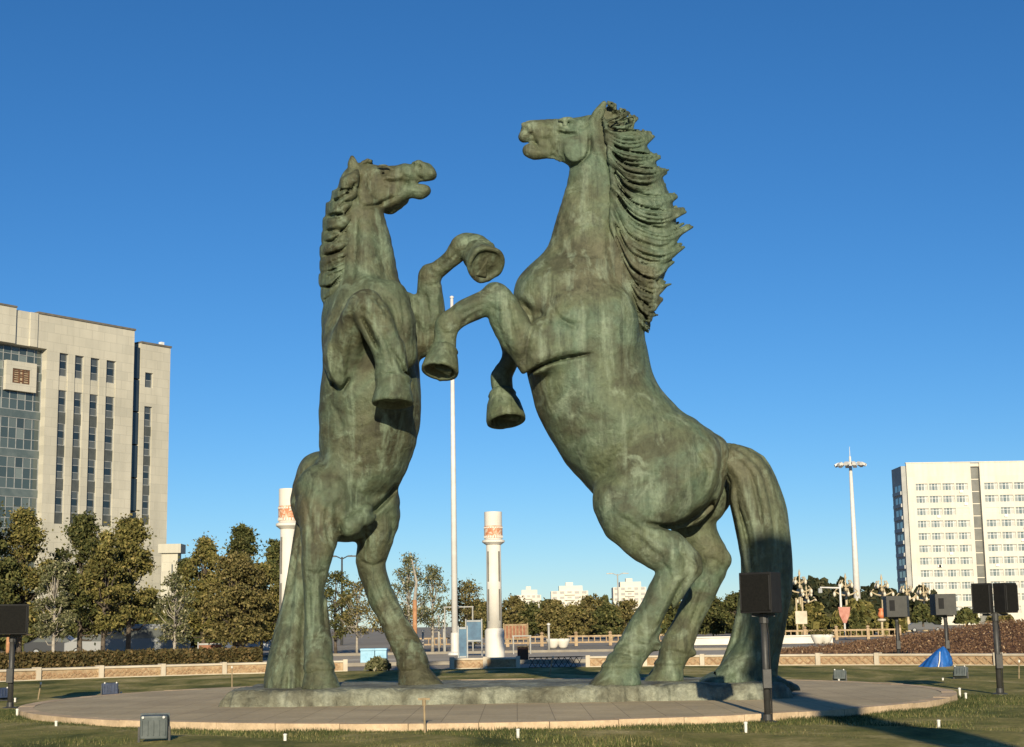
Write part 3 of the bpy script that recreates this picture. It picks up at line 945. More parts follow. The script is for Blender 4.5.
for i in range(1, len(edge) - 1):
    ex, ey = edge[i]; rx = 353 - max(0, i - 8) * 2.2
    j_ = rs_.uniform(-3, 3); j2 = rs_.uniform(-4, 4); w_ = rs_.uniform(.9, 1.7)
    T.emboss([(rx + 3, ey - 1 + j_), ((rx + ex) / 2 + 5, ey + 4 + j_ + j2), ((rx + ex) / 2 - 5, ey + 9 + j_ - j2 * .5), (ex + 1, ey + 11 + j_)], w_, -rs_.uniform(.06, .12), Y0)
    T.emboss([(rx - 2, ey + 6 - j_), ((rx + ex) / 2 + 1, ey + 10 + j2), (ex + 5, ey + 15 - j_)], .9, -.05, Y0)
link_mesh('mane', T.mesh('mane'), M_BRONZE_A, root)

T = Solid((at(258, 600, Y0).x - .2, Y0 - 1.2, .25), (at(345, 600, Y0).x + .1, Y0 + 2.0, at(320, 460, Y0).z), .034)
tl = [(316, 486, .8, 10, 12), (312, 515, .85, 10, 12), (306, 548, .8, 10, 13), (301, 580, .7, 13, 17), (297, 615, .5, 18, 21), (292, 645, .35, 21, 24), (288, 675, .2, 23, 27), (287, 688, .15, 23, 28)]
T.chain(rows(Y0, tl), k=.05)
for i in range(9):
    u = -1 + 2 * (i + rs_.uniform(-.3, .3)) / 8
    ph = rs_.uniform(0, 6.28)
    T.chain(rows(Y0, [(a_[0] + u * a_[3] * .93 + 3.2 * math.sin(a_[1] * .025 + ph), a_[1], a_[2] - math.sqrt(max(0, 1 - u * u)) * a_[4] * .94 / 49, 2.4 + 1.8 * (i % 2), 4.5 + 1.5 * (i % 2)) for a_ in tl[1:]]), k=.02, step=.2)
T._n = None
T.lump(.008, 3, 19)
link_mesh('tail', T.mesh('tail'), M_BRONZE_A, root)
# ------------------------------------------------------------------ ground, lawn, round pavement, plinth
DC = Vector((-.59, 33.9, 0)); DR = 9.76; DH = .128


def sheet(name, poly, z, mat, kind='structure', th=.0):
    m = MB()
    n = len(poly)
    m.add([(x, y, z) for x, y in poly], [tuple(range(n))])
    return tag(m.build(name, mat), kind=kind)


def circle(cx, cy, r, n=96, a0=0.0, a1=2 * PI):
    return [(cx + r * math.cos(a0 + (a1 - a0) * k / n), cy + r * math.sin(a0 + (a1 - a0) * k / n)) for k in range(n)]


def ring(m, cx, cy, r0, r1, z0, z1, a0, a1, n=64, mi=0):
    """solid curved bar"""
    vs_, fs_ = [], []
    for k in range(n + 1):
        a = a0 + (a1 - a0) * k / n
        for r, z in ((r0, z0), (r1, z0), (r1, z1), (r0, z1)):
            vs_.append((cx + r * math.cos(a), cy + r * math.sin(a), z))
    for k in range(n):
        b, c = k * 4, (k + 1) * 4
        for i in range(4):
            j = (i + 1) % 4
            fs_.append((b + i, b + j, c + j, c + i))
    if abs(a1 - a0) < 2 * PI - 1e-4:
        fs_.append((3, 2, 1, 0)); fs_.append(tuple(n * 4 + i for i in range(4)))
    return m.add(vs_, fs_, mi)


t = NT('plaza_ground')
v = t.coord('World')
c = t.ramp(t.noise(v, .05, 5, .6), [(.35, (.24, .21, .165)), (.65, (.34, .30, .24))])
c = t.mix(.5, c, t.ramp(t.noise(v, 1.4, 6, .6), [(.3, .7), (.7, 1.1)]), 'MULTIPLY')
t.color(c).set(.9, 0, .2)
M_EARTH = t.mat
sheet('ground', [(-4000, -300), (4000, -300), (4000, 7000), (-4000, 7000)], -.02, M_EARTH)

t = NT('asphalt_road')
v = t.coord('World')
c = t.ramp(t.noise(v, .12, 4), [(.35, (.34, .295, .225)), (.65, (.42, .37, .29))])
c = t.mix(.6, c, t.ramp(t.noise(v, 9, 5, .7), [(.3, .75), (.7, 1.2)]), 'MULTIPLY')
t.color(c).set(.85, 0, .3)
M_ROAD = t.mat
# a ring road round the circular garden and the avenue beyond it
m = MB(); ring(m, 0, 34, 33, 58, -.012, 0.0, 0, 2 * PI, 96)
tag(m.build('road', M_ROAD), kind='structure')
m = MB()
for k in range(48):
    a = 2 * PI * k / 48
    ring(m, 0, 34, 45.4, 45.6, .004, .008, a, a + .06, 3)
tag(m.build('road_marking', mottled('road_paint', (.6, .6, .57), (.75, .74, .7), 3)), kind='structure')
m = MB(); ring(m, 0, 34, 58, 58.3, -.01, .14, 0, 2 * PI, 120); ring(m, 0, 34, 32.7, 33, -.01, .14, 0, 2 * PI, 120)
tag(m.build('kerb', mottled('kerb_stone', (.20, .175, .14), (.27, .24, .19), 1.5)), kind='structure')

t = NT('winter_lawn')
v = t.coord('World')
v2 = t.coord('World', (1, .45, 1))
c = t.ramp(t.noise(v2, .55, 6, .65, .5), [(.34, (.065, .078, .020)), (.44, (.15, .152, .040)), (.54, (.26, .225, .075)), (.66, (.45, .365, .165))])
c = t.mix(.8, c, t.ramp(t.noise(v, 11, 6, .7), [(.28, .45), (.5, .95), (.7, 1.35)]), 'MULTIPLY')
c = t.mix(t.ramp(t.noise(v, 1.7, 5, .7), [(.56, 0), (.7, .7)]), c, (.16, .125, .06))
t.color(c).set(.95, 0, .1)
t.bump(t.noise(v, 22, 5, .7), .5, .03)
M_LAWN = t.mat
m = MB()
n = 96
# the lawn is slightly uneven: one sheet of rings
vs_, fs_ = [], []
rr = [0, 4, 8, 9.9, 10.4, 11, 12, 13, 14, 15, 16, 17, 18, 19, 20, 21, 22, 23, 24.1]
for r in rr:
    for k in range(n):
        a = 2 * PI * k / n
        x, y = r * math.cos(a), 34.0 + r * math.sin(a)
        z = .012 + (.05 * math.sin(x * .7 + 1) * math.sin(y * .55) + .03 * math.sin(x * 1.9 + y * 1.3)) * min(1, max(0, (r - 10) / 2)) * min(1, max(0, (23.5 - r) / 2)) * .9
        vs_.append((x, y, max(.006, z + .03 * min(1, max(0, (r - 10) / 2)))))
for i in range(len(rr) - 1):
    for k in range(n):
        k2 = (k + 1) % n
        fs_.append((i * n + k, (i + 1) * n + k, (i + 1) * n + k2, i * n + k2))
m.add(vs_, fs_)
tag(m.build('lawn', M_LAWN, smooth=True), kind='structure')

# grass blades standing in the lawn
def grass_field(name, n_, xr, yr, hmin, hmax, wid):
    r = np.random.default_rng(5)
    x = r.uniform(xr[0], xr[1], n_); y = r.uniform(yr[0], yr[1], n_)
    # keep to the lawn; clump with cheap waves
    d = np.hypot(x - DC.x, y - DC.y)
    cl = np.sin(x * 2.1 + np.sin(y * 1.7) * 2) + np.sin(y * 2.9 + np.sin(x * 1.3) * 2) + r.normal(0, .8, n_)
    k = (d > DR + .10) & (np.hypot(x, y - 34.0) < 23.6) & (cl > -.6)
    x, y, cl = x[k], y[k], cl[k]
    n = len(x)
    h = r.uniform(hmin, hmax, n) * (.7 + .25 * np.clip(cl, 0, 2))
    a = r.uniform(0, 2 * PI, n)
    w = wid * r.uniform(.6, 1.4, n)
    lean = r.normal(0, .5, (n, 2)) * h[:, None]
    P = np.zeros((n, 3, 3))
    P[:, 0] = np.stack([x - np.cos(a) * w, y - np.sin(a) * w, np.zeros(n)], 1)
    P[:, 1] = np.stack([x + np.cos(a) * w, y + np.sin(a) * w, np.zeros(n)], 1)
    P[:, 2] = np.stack([x + lean[:, 0], y + lean[:, 1], h + .03], 1)
    me = bpy.data.meshes.new(name)
    me.vertices.add(n * 3); me.vertices.foreach_set('co', P.astype(np.float32).ravel())
    me.loops.add(n * 3); me.loops.foreach_set('vertex_index', np.arange(n * 3, dtype=np.int32))
    me.polygons.add(n); me.polygons.foreach_set('loop_start', np.arange(0, n * 3, 3, dtype=np.int32))
    me.update(calc_edges=True)
    return me


def leafy(name, stops, rough=.75, transl=0.0):
    t = NT(name)
    g = t.n.new('ShaderNodeNewGeometry')
    v = t.coord('World')
    c = t.ramp(g.outputs['Random Per Island'], stops)
    c = t.mix(.55, c, t.ramp(t.noise(v, .8, 4, .6), [(.32, .6), (.68, 1.35)]), 'MULTIPLY')
    t.color(c).set(rough, 0, .25)
    if transl:
        tr = t.n.new('ShaderNodeBsdfTranslucent'); t.l.new(c, tr.inputs[0])
        ms = t.n.new('ShaderNodeMixShader'); ms.inputs[0].default_value = transl
        t.l.new(t.p.outputs[0], ms.inputs[1]); t.l.new(tr.outputs[0], ms.inputs[2])
        t.l.new(ms.outputs[0], t.n['Material Output'].inputs[0])
    return t.mat


M_BLADE = leafy('grass_blades', [(0, (.035, .050, .012)), (.5, (.075, .092, .024)), (.8, (.16, .145, .052)), (1, (.30, .25, .11))])
tag(link_mesh('grass', grass_field('grass', 150000, (-14, 13), (18.2, 31), .018, .055, .006), M_BLADE), kind='stuff')

M_LUSH = leafy('lush_grass_blades', [(0, (.022, .036, .009)), (.6, (.045, .060, .016)), (.9, (.085, .09, .03)), (1, (.20, .17, .07))])


def kerb_grass():
    r = np.random.default_rng(8)
    n = 34000
    a = r.uniform(PI * 1.04, PI * 1.96, n)
    q_ = r.exponential(.55, n)
    rad = DR + .03 + q_
    keep = (q_ < 2.2) & (np.sin(a * 37) + np.sin(a * 91 + 1) + r.normal(0, 1, n) > -1.2)
    a, rad, q_ = a[keep], rad[keep], q_[keep]; n = len(a)
    x, y = DC.x + rad * np.cos(a), DC.y + rad * np.sin(a)
    h = r.uniform(.02, .055, n) * np.exp(-q_ * .35) * (1 + .5 * np.sin(a * 23))
    t_ = r.uniform(0, 2 * PI, n); w = .006 * r.uniform(.6, 1.4, n)
    le = r.normal(0, .4, (n, 2)) * h[:, None]
    P = np.zeros((n, 3, 3))
    P[:, 0] = np.stack([x - np.cos(t_) * w, y - np.sin(t_) * w, np.zeros(n)], 1)
    P[:, 1] = np.stack([x + np.cos(t_) * w, y + np.sin(t_) * w, np.zeros(n)], 1)
    P[:, 2] = np.stack([x + le[:, 0], y + le[:, 1], h + .02], 1)
    me = bpy.data.meshes.new('kerb_grass')
    me.vertices.add(n * 3); me.vertices.foreach_set('co', P.astype(np.float32).ravel())
    me.loops.add(n * 3); me.loops.foreach_set('vertex_index', np.arange(n * 3, dtype=np.int32))
    me.polygons.add(n); me.polygons.foreach_set('loop_start', np.arange(0, n * 3, 3, dtype=np.int32))
    me.update(calc_edges=True)
    return me


tag(link_mesh('kerb_grass', kerb_grass(), M_LUSH), kind='stuff')

# round pavement with a tan kerb
t = NT('round_paving')
v = t.coord('World')
c = t.ramp(t.noise(v, .5, 6, .6), [(.35, (.37, .295, .18)), (.65, (.48, .39, .24))])
br = t.n.new('ShaderNodeTexBrick')
br.inputs['Scale'].default_value = 1.0
br.inputs['Mortar Size'].default_value = .008
br.inputs['Brick Width'].default_value = .6; br.inputs['Row Height'].default_value = .6
br.offset = 0.0
t.l.new(v, br.inputs['Vector'])
br.inputs['Color1'].default_value = (.92, .92, .92, 1); br.inputs['Color2'].default_value = (1.08, 1.06, 1.04, 1); br.inputs['Mortar'].default_value = (.5, .48, .46, 1)
c = t.mix(.8, c, br.outputs[0], 'MULTIPLY')
c = t.mix(.6, c, t.ramp(t.noise(v, 14, 5, .7), [(.3, .75), (.7, 1.2)]), 'MULTIPLY')
t.color(c).set(.85, 0, .25)
t.bump(t.noise(v, 30, 4), .3, .01)
M_PAVE = t.mat
m = MB(); m.prism(circle(DC.x, DC.y, DR - .3, 128), 0, DH - .004)
tag(m.build('round_pavement', M_PAVE), kind='structure')
t = NT('tan_kerb')
v = t.coord('World')
c = t.ramp(t.noise(v, 2.0, 5), [(.3, (.42, .31, .19)), (.7, (.60, .45, .29))])
c = t.mix(.6, c, t.ramp(t.noise(v, 12, 5, .7), [(.3, .65), (.7, 1.2)]), 'MULTIPLY')
t.color(c).set(.85, 0, .2); t.bump(t.noise(v, 20, 4), .4, .02)
m = MB()
for k in range(56):                      # kerb blocks with open joints
    a = 2 * PI * k / 56
    ring(m, DC.x, DC.y, DR - .3, DR, 0, DH + random.uniform(-.004, .008), a, a + 2 * PI / 56 - .0012, 4)
tag(m.build('kerb_ring', t.mat), kind='structure')

# bronze ground plate under the hooves: a low lumpy slab with broken edges
t = NT('plinth_bronze')
v = t.coord('World')
c = t.ramp(t.noise(v, .9, 6, .65, .4), [(.36, (.10, .095, .062)), (.47, (.17, .168, .115)), (.57, (.27, .275, .20)), (.66, (.12, .125, .085))])
c = t.mix(.8, c, t.ramp(t.noise(v, 7, 6, .7), [(.3, .55), (.7, 1.3)]), 'MULTIPLY')
t.color(c).set(.65, .05, .35); t.bump(t.noise(v, 6, 6, .7), .8, .08)
M_PLINTH = t.mat
PP = [(222, 696), (245, 693), (300, 691.5), (420, 691), (560, 690), (650, 689), (730, 690), (790, 692)]
fx = [(at(px, 0, 28.6 + .0 * i).x) for i, (px, py) in enumerate(PP)]
xl, xr = at(214, 700, 30.2).x, at(798, 700, 30.2).x
m = MB()
nx, ny = 260, 60
vs_, fs_ = [], []
r_ = random.Random(3)
def wob(x, s): return .5 * math.sin(x * 2.3 + s) + .3 * math.sin(x * 5.1 + 2 * s) + .2 * math.sin(x * 11.3 + 3 * s)
for j in range(ny + 1):
    for i in range(nx + 1):
        u, w_ = i / nx, j / ny
        x = xl + (xr - xl) * u
        yf = 30.05 + .10 * wob(x, 1) + .05 * wob(x * 3.1, 5) + (.05 * wob(x * 7.3, 2) if w_ < .06 else 0) + .9 * max(0, abs(u - .5) * 2 - .86) ** 1.0 * 3
        yb = 34.4 + .2 * wob(x, 4) - .9 * max(0, abs(u - .5) * 2 - .86) * 3
        y = yf + (yb - yf) * w_
        x2 = x + .12 * wob(y, 2.5) * (1 if u > .5 else -1) * (abs(u - .5) * 2) ** 6
        edge = min(u * (xr - xl), (1 - u) * (xr - xl), w_ * (yb - yf), (1 - w_) * (yb - yf))
        rise = min(1, (edge / .20)) ** .6
        z = DH - .01 + (PLINTH_Z - DH - .0) * rise + .022 * wob(x * 1.3 + y, 3) * rise * (1 if edge > .12 else 2.2) - (.05 * max(0, wob(x * 2.2, 7)) * rise if .05 < edge < .5 and w_ < .3 else 0)
        vs_.append((x2, y, z))
for j in range(ny):
    for i in range(nx):
        a = j * (nx + 1) + i
        fs_.append((a, a + 1, a + nx + 2, a + nx + 1))
m.add(vs_, fs_)
# the cast mound that carries the tall horse's tail and the one behind the hind hooves
pl = m.build('statue_plinth', M_PLINTH, smooth=True)
tag(pl, 'low lumpy green bronze slab under the hooves of both rearing horses', 'plinth')
S = Solid((at(690, 690, 31).x, 30.2, .2), (at(814, 690, 31).x, 34.0, 1.6), .045)
S.chain(rows(31.7, [(706, 684, -.1, 6, 26), (722, 680, -.1, 9, 30), (738, 680, 0, 10, 36), (752, 680, .2, 13, 40), (775, 686, .3, 11, 40), (790, 690, .2, 7, 30)]), k=.2)
S._n = None; S.lump(.03, 4, 5)
link_mesh('cast_mound', S.mesh('cast_mound'), M_BRONZE_B, pl)

# ------------------------------------------------------------------ low carved garden wall
t = NT('carved_sandstone')
v = t.coord('World')
c = t.ramp(t.noise(v, 3, 6, .65), [(.3, (.27, .185, .105)), (.55, (.40, .29, .175)), (.75, (.50, .385, .25))])
c = t.mix(.7, c, t.ramp(t.noise(v, 11, 5, .7), [(.3, .6), (.7, 1.2)]), 'MULTIPLY')
t.color(c).set(.85, 0, .2)
M_SAND = t.mat
M_CAP = mottled('wall_cap_stone', (.42, .36, .27), (.56, .49, .38), 1.2, .8, .2)
M_RELIEF = mottled('frieze_relief', (.24, .14, .075), (.40, .27, .15), 5, .85, .2)


def garden_wall(a0, a1, label, lattice, r=23.9, cy=34.0):
    root = empty('low_wall', (r * math.cos((a0 + a1) / 2), cy + r * math.sin((a0 + a1) / 2), 0), label, 'wall')
    n = max(8, int(abs(a1 - a0) * r / .5))
    m = MB(); ring(m, 0, cy, r, r + .34, 0, .36, a0, a1, n); m.build('wall_core', M_SAND, root)
    m = MB(); ring(m, 0, cy, r - .05, r + .5, .36, .43, a0, a1, n); m.build('cap', M_CAP, root, bevel=.01)
    m = MB(); ring(m, 0, cy, r - .06, r, 0, .07, a0, a1, n); m.build('foot_course', M_CAP, root)
    m = MB()
    L = abs(a1 - a0) * r
    k = 0
    s = 0.0
    P = lambda s_, z, o=.012: Vector(((r - o) * math.cos(a0 + (a1 - a0) * s_ / L), cy + (r - o) * math.sin(a0 + (a1 - a0) * s_ / L), z))
    while s < L - .3:
        if lattice:
            m.bar(P(s, .10), P(s + .27, .33), .03, .05); m.bar(P(s + .02, .33, .02), P(s + .29, .10, .02), .03, .05)
            s += .30
        else:
            w = random.uniform(.10, .22)
            zc = random.uniform(.16, .27)
            m.bar(P(s, zc - .04), P(s + w * .5, zc + .06), .03, .06); m.bar(P(s + w * .5, zc + .06, .02), P(s + w, zc - .05, .02), .03, .05)
            m.bar(P(s + w * .2, .12), P(s + w * .9, .12 + random.uniform(0, .05)), .025, .05)
            s += w + .03
    m.bar(P(0, .33, .01), P(.01, .33, .01), .02, .02)
    m.build('frieze', M_RELIEF, root)
    np_ = max(2, int(L / 2.0))
    for i in range(np_ + 1):
        a = a0 + (a1 - a0) * i / np_
        u = Vector((math.cos(a), math.sin(a), 0)); tt = Vector((-math.sin(a), math.cos(a), 0))
        MB().obox(Vector((0, cy, .235)) + u * (r + .1), u, tt, (0, 0, 1), .40, .16, .47).build('pilaster', M_CAP, root)
    return root


def ang(px, r=23.9, cy=34.0):
    """where the sight line at a picture column meets the far side of the garden circle"""
    d = ray(px, 660); s = d.x / d.y
    A_, B_, C_ = 1 + s * s, -2 * cy, cy * cy - r * r
    Y = (-B_ + math.sqrt(B_ * B_ - 4 * A_ * C_)) / (2 * A_)
    return math.atan2(Y - cy, Y * s)


garden_wall(ang(-90), ang(345), 'low sandstone garden wall with pale ledge and carved frieze, below the left hedge', False)
garden_wall(ang(452), ang(518), 'short low sandstone garden wall piece in front of the white column', False)
garden_wall(ang(588), ang(1120), 'low sandstone garden wall with lattice frieze, in front of the red brown flower bank', True)
# dark railing that closes the gap
M_IRON = mottled('dark_iron', (.018, .018, .018), (.035, .033, .03), 8, .55, .1)
a0, a1 = ang(529), ang(587)
root = empty('low_railing', (23.9 * math.cos(a0), 34 + 23.9 * math.sin(a0), 0), 'dark low lattice railing between two garden walls', 'railing')
m = MB(); L = abs(a1 - a0) * 23.9
P = lambda s_, z: Vector((23.9 * math.cos(a0 + (a1 - a0) * s_ / L), 34 + 23.9 * math.sin(a0 + (a1 - a0) * s_ / L), z))
for i in range(int(L / .22)):
    s = i * .22
    m.bar(P(s, .05), P(s + .22, .4), .025, .025); m.bar(P(s + .01, .4), P(s + .23, .05), .025, .025)
m.build('lattice', M_IRON, root)
m = MB(); m.bar(P(0, .42), P(L, .42), .05, .04); m.bar(P(0, .04), P(L, .04), .04, .04); m.build('rail', M_IRON, root)

# planted bank at the right, beyond the wall
t = NT('dry_bank_soil')
v = t.coord('World')
c = t.ramp(t.noise(v, 1.1, 6, .7), [(.32, (.10, .05, .028)), (.5, (.17, .085, .045)), (.7, (.25, .15, .08))])
t.color(c).set(.95, 0, .1); t.bump(t.noise(v, 5, 5, .7), 1, .15)
m = MB(); vs_, fs_ = [], []
nx, ny = 90, 16
BANK = []
for j in range(ny + 1):
    for i in range(nx + 1):
        px = 752 + (1160 - 752) * i / nx
        w_ = j / ny
        d = ray(px, 640); s = d.x / d.y
        yf = 59.5 - max(0, (s * 58 - 13)) * .55
        y = yf + 24 * w_
        hmax = 1.35 * min(1, max(0, (px - 775) / 235.0)) ** 1.15
        z = hmax * math.sin(min(1, w_ * 1.25) * PI / 2) ** 1.1 + .05 * math.sin(px * .12) * math.sin(w_ * 9) * min(1, w_ * 4)
        z = max(z, .01) if j else .004
        if w_ > .85: z *= max(0.01, (1 - w_) / .15)
        vs_.append((s * y, y, z))
        BANK.append((s * y, y, z))
for j in range(ny):
    for i in range(nx):
        a = j * (nx + 1) + i
        fs_.append((a, a + 1, a + nx + 2, a + nx + 1))
m.add(vs_, fs_)
tag(m.build('flower_bank', t.mat, smooth=True), kind='structure')
# ------------------------------------------------------------------ plants
def leaf_mesh(name, centres, size, seed, squash=1.0, flat=0.0):
    """one small four-cornered leaf spray per centre"""
    r = np.random.default_rng(seed)
    C = np.asarray(centres, float); n = len(C)
    a = r.normal(size=(n, 3)); a /= np.linalg.norm(a, axis=1)[:, None]
    b = r.normal(size=(n, 3)); b -= a * (a * b).sum(1)[:, None]; b /= np.linalg.norm(b, axis=1)[:, None]
    s = size * r.uniform(.5, 1.35, n)[:, None]
    q_ = np.stack([C - a * s, C + b * s * .55 * squash, C + a * s, C - b * s * .55 * squash], 1)
    me = bpy.data.meshes.new(name)
    me.vertices.add(n * 4); me.vertices.foreach_set('co', q_.astype(np.float32).ravel())
    me.loops.add(n * 4); me.loops.foreach_set('vertex_index', np.arange(n * 4, dtype=np.int32))
    me.polygons.add(n); me.polygons.foreach_set('loop_start', np.arange(0, n * 4, 4, dtype=np.int32))
    me.update(calc_edges=True)
    return me


M_BARK = mottled('brown_bark', (.055, .042, .03), (.12, .095, .07), 6, .9, .5)
M_PALEBARK = mottled('pale_bark', (.22, .19, .15), (.38, .34, .28), 5, .85, .4)
M_PINE = leafy('dark_evergreen', [(0, (.028, .036, .010)), (.5, (.062, .068, .019)), (.85, (.105, .102, .030)), (1, (.16, .135, .045))])
M_OLIVE = leafy('olive_foliage', [(0, (.050, .054, .013)), (.45, (.11, .10, .026)), (.8, (.17, .145, .042)), (1, (.24, .185, .06))])
M_AUTUMN = leafy('autumn_foliage', [(0, (.05, .047, .014)), (.4, (.105, .092, .028)), (.75, (.155, .124, .042)), (1, (.23, .18, .07))])
M_SPARSE = leafy('thin_grey_green_foliage', [(0, (.045, .052, .02)), (.5, (.10, .104, .044)), (.85, (.17, .16, .075)), (1, (.36, .32, .2))])


def tree(px, ptop, wpx, Y, mat, label, style='broad', seed=0, n=5200, base=.30, leaf=.17, bark=None, group=None, cat='tree', name='tree'):
    rr_ = np.random.default_rng(seed + 100)
    top = at(px, ptop, Y)
    Hh, Wd = top.z, wpx * mpp(px, ptop, Y) * 1.12
    x0 = top.x
    root = empty(name, (x0, Y, 0), label, cat, group)
    z0 = Hh * base
    # clump centres fill an uneven crown
    cl = []
    k = 84
    tries = 0
    while len(cl) < k and tries < 4000:
        tries += 1
        u = rr_.uniform(0, 1)
        if style == 'cone': rad = .5 * Wd * (1 - u) ** .8 * (.75 + .25 * math.sin(u * 23 + seed)) + .10 * Wd
        elif style == 'pointed': rad = .62 * Wd * math.sin(PI * (.16 + .78 * u)) ** .7 * (1 - .62 * u)
        elif style == 'broad': rad = .5 * Wd * math.sin(PI * (.16 + .80 * u)) ** .7
        else: rad = .5 * Wd * math.sin(PI * (.1 + .86 * u)) ** .5
        a = rr_.uniform(0, 2 * PI); q_ = math.sqrt(rr_.uniform(.05, 1)) * rad
        p = np.array([x0 + q_ * math.cos(a), Y + q_ * math.sin(a), z0 + u * (Hh - z0) * .95])
        sz = Wd * rr_.uniform(.055, .14) * (1.0 if style != 'cone' else .9)
        cl.append((p, sz))
    cl.append((np.array([x0, Y, Hh * .94]), Wd * .07))
    wts = np.array([c[1] ** 2 for c in cl]); wts /= wts.sum()
    pts = []
    for (p, sz), w_ in zip(cl, wts):
        m_ = max(6, int(2.9 * n * w_))
        d = rr_.normal(size=(m_, 3)); d /= np.linalg.norm(d, axis=1)[:, None]
        rad = sz * rr_.uniform(.1, 1, m_) ** .45 * rr_.choice([1, 1, 1, 1.35], m_)
        far = np.where(rr_.random(m_) < .16, rr_.uniform(1.3, 2.3, m_), 1.0)
        pts.append(p + d * (rad * far)[:, None] * np.array([1.15, 1.15, .8]))
    pts = np.vstack(pts)
    pts = pts[pts[:, 2] > .3]
    # trunk and limbs
    m = MB()
    tr = max(.07, Hh * .017)
    bend = rr_.normal(0, .03 * Hh, 2)
    sp = [Vector((x0 + bend[0] * (f ** 2 - f), Y + bend[1] * (f ** 2 - f), Hh * f - .05)) for f in (0, .15, .35, .55, .75, .92)]
    m.tube(sp, [tr * 1.25, tr, tr * .85, tr * .6, tr * .35, tr * .12], 8)
    for (p, sz) in cl[::2]:
        f = max(.12, min(.85, (p[2] / Hh) * .72))
        i = min(4, int(f * 6)); b = sp[0].lerp(sp[-1], f)
        b = Vector((x0 + bend[0] * (f ** 2 - f), Y + bend[1] * (f ** 2 - f), Hh * f))
        e = Vector(p); mid = b.lerp(e, .5) + Vector((0, 0, -.04 * Hh))
        m.tube([b, mid, e], [tr * .38, tr * .24, tr * .07], 5)
    m.build('trunk', bark or M_BARK, root, smooth=True)
    link_mesh('crown', leaf_mesh('crown', pts, leaf * .55, seed), mat, root)
    return root


G = 'trees behind the left hedge'
tree(-14, 498, 60, 72, M_PINE, 'dark evergreen tree cut off by the left edge of the picture', 'pointed', 1, 5200, .2, .16)
tree(24, 506, 62, 74, M_OLIVE, 'tall olive green tree standing in front of the beige building glass front', 'pointed', 2, 6200, .22, .16)
tree(56, 560, 34, 68, M_SPARSE, 'small yellowish tree with pale trunk below the beige building', 'broad', 3, 2200, .3, .12, M_PALEBARK)
tree(84, 511, 56, 78, M_PINE, 'dark evergreen tree in front of the window strips of the beige building', 'pointed', 4, 6500, .2, .16)
tree(106, 530, 40, 73, M_OLIVE, 'olive tree squeezed between two taller trees, right of the window strips', 'pointed', 5, 3600, .28, .15)
tree(131, 517, 54, 76, M_OLIVE, 'olive tree with rusty lower leaves at the right corner of the beige building', 'pointed', 6, 5800, .26, .16)
tree(176, 572, 34, 68, M_SPARSE, 'thin nearly bare tree with pale stems beside the parked van', 'broad', 7, 900, .25, .12, M_PALEBARK)
tree(205, 536, 50, 84, M_OLIVE, 'broad olive tree with a ragged top, left of the pointed conifer', 'pointed', 8, 5200, .22, .17)
tree(243, 521, 46, 88, M_PINE, 'pointed dark conifer rising above the olive trees', 'cone', 9, 6400, .15, .17)
tree(236, 552, 62, 78, M_AUTUMN, 'rusty brown autumn tree in front of the pointed conifer', 'broad', 10, 5600, .2, .16)
tree(277, 536, 40, 90, M_PINE, 'dark conifer half hidden by the tail of the shorter horse', 'cone', 11, 5200, .12, .17)
tree(262, 562, 46, 80, M_OLIVE, 'low olive tree close behind the shorter horse tail', 'broad', 12, 3800, .2, .16)
tree(185, 556, 34, 95, M_PINE, 'small dark tree at the corner of the low beige annex', 'pointed', 13, 2400, .2, .17)
# seen between and behind the horses' legs
tree(336, 570, 40, 100, M_PINE, 'dark tree seen between the hind legs of the shorter horse', 'broad', 14, 1700, .2, .16)
tree(357, 580, 36, 92, M_AUTUMN, 'thin brown autumn tree between the hind legs of the shorter horse', 'broad', 15, 800, .3, .13, M_PALEBARK)
tree(409, 553, 40, 96, M_SPARSE, 'slender grey green tree right of the shorter horse hind leg', 'pointed', 16, 1100, .3, .14, M_PALEBARK)
tree(432, 564, 36, 100, M_SPARSE, 'thin leaved tree just left of the tall white pole', 'pointed', 17, 950, .3, .14, M_PALEBARK)
tree(466, 580, 38, 112, M_AUTUMN, 'yellow brown autumn tree between the tall white pole and the white column', 'broad', 18, 1600, .15, .17)
tree(391, 590, 34, 105, M_AUTUMN, 'low rusty tree behind the pale blue bin', 'broad', 19, 1200, .2, .16)

G = 'small trees along the far side of the road'
spots = [(512, 596, 26), (531, 604, 30), (553, 600, 28), (570, 606, 30), (590, 596, 34), (607, 604, 26), (626, 600, 30), (648, 603, 26), (690, 590, 28), (712, 598, 32), (735, 594, 28), (742, 602, 24)]
names = ['brown tree just right of the white column', 'low dark tree in front of the first white tower block', 'brown tree below the middle white tower block', 'low dark green tree right of the brown one below the middle tower', 'rusty tree between the middle and right tower blocks',
         'dark tree left of the far lamp post', 'dark tree below the right tower block', 'low green tree touching the taller horse near hind leg', 'dark green tree seen between the hind legs of the taller horse', 'dark round tree left of the taller horse tail',
         'dark tree just beside the taller horse tail', 'low dark tree partly behind the taller horse tail']
for i, ((px, pt, w_), nm) in enumerate(zip(spots, names)):
    tree(px, pt, w_, 165 + (i * 37) % 23, [M_AUTUMN, M_PINE, M_AUTUMN, M_OLIVE][i % 4] if px < 660 else M_PINE, nm, 'broad', 30 + i, 1500, .12, .32, group=G)

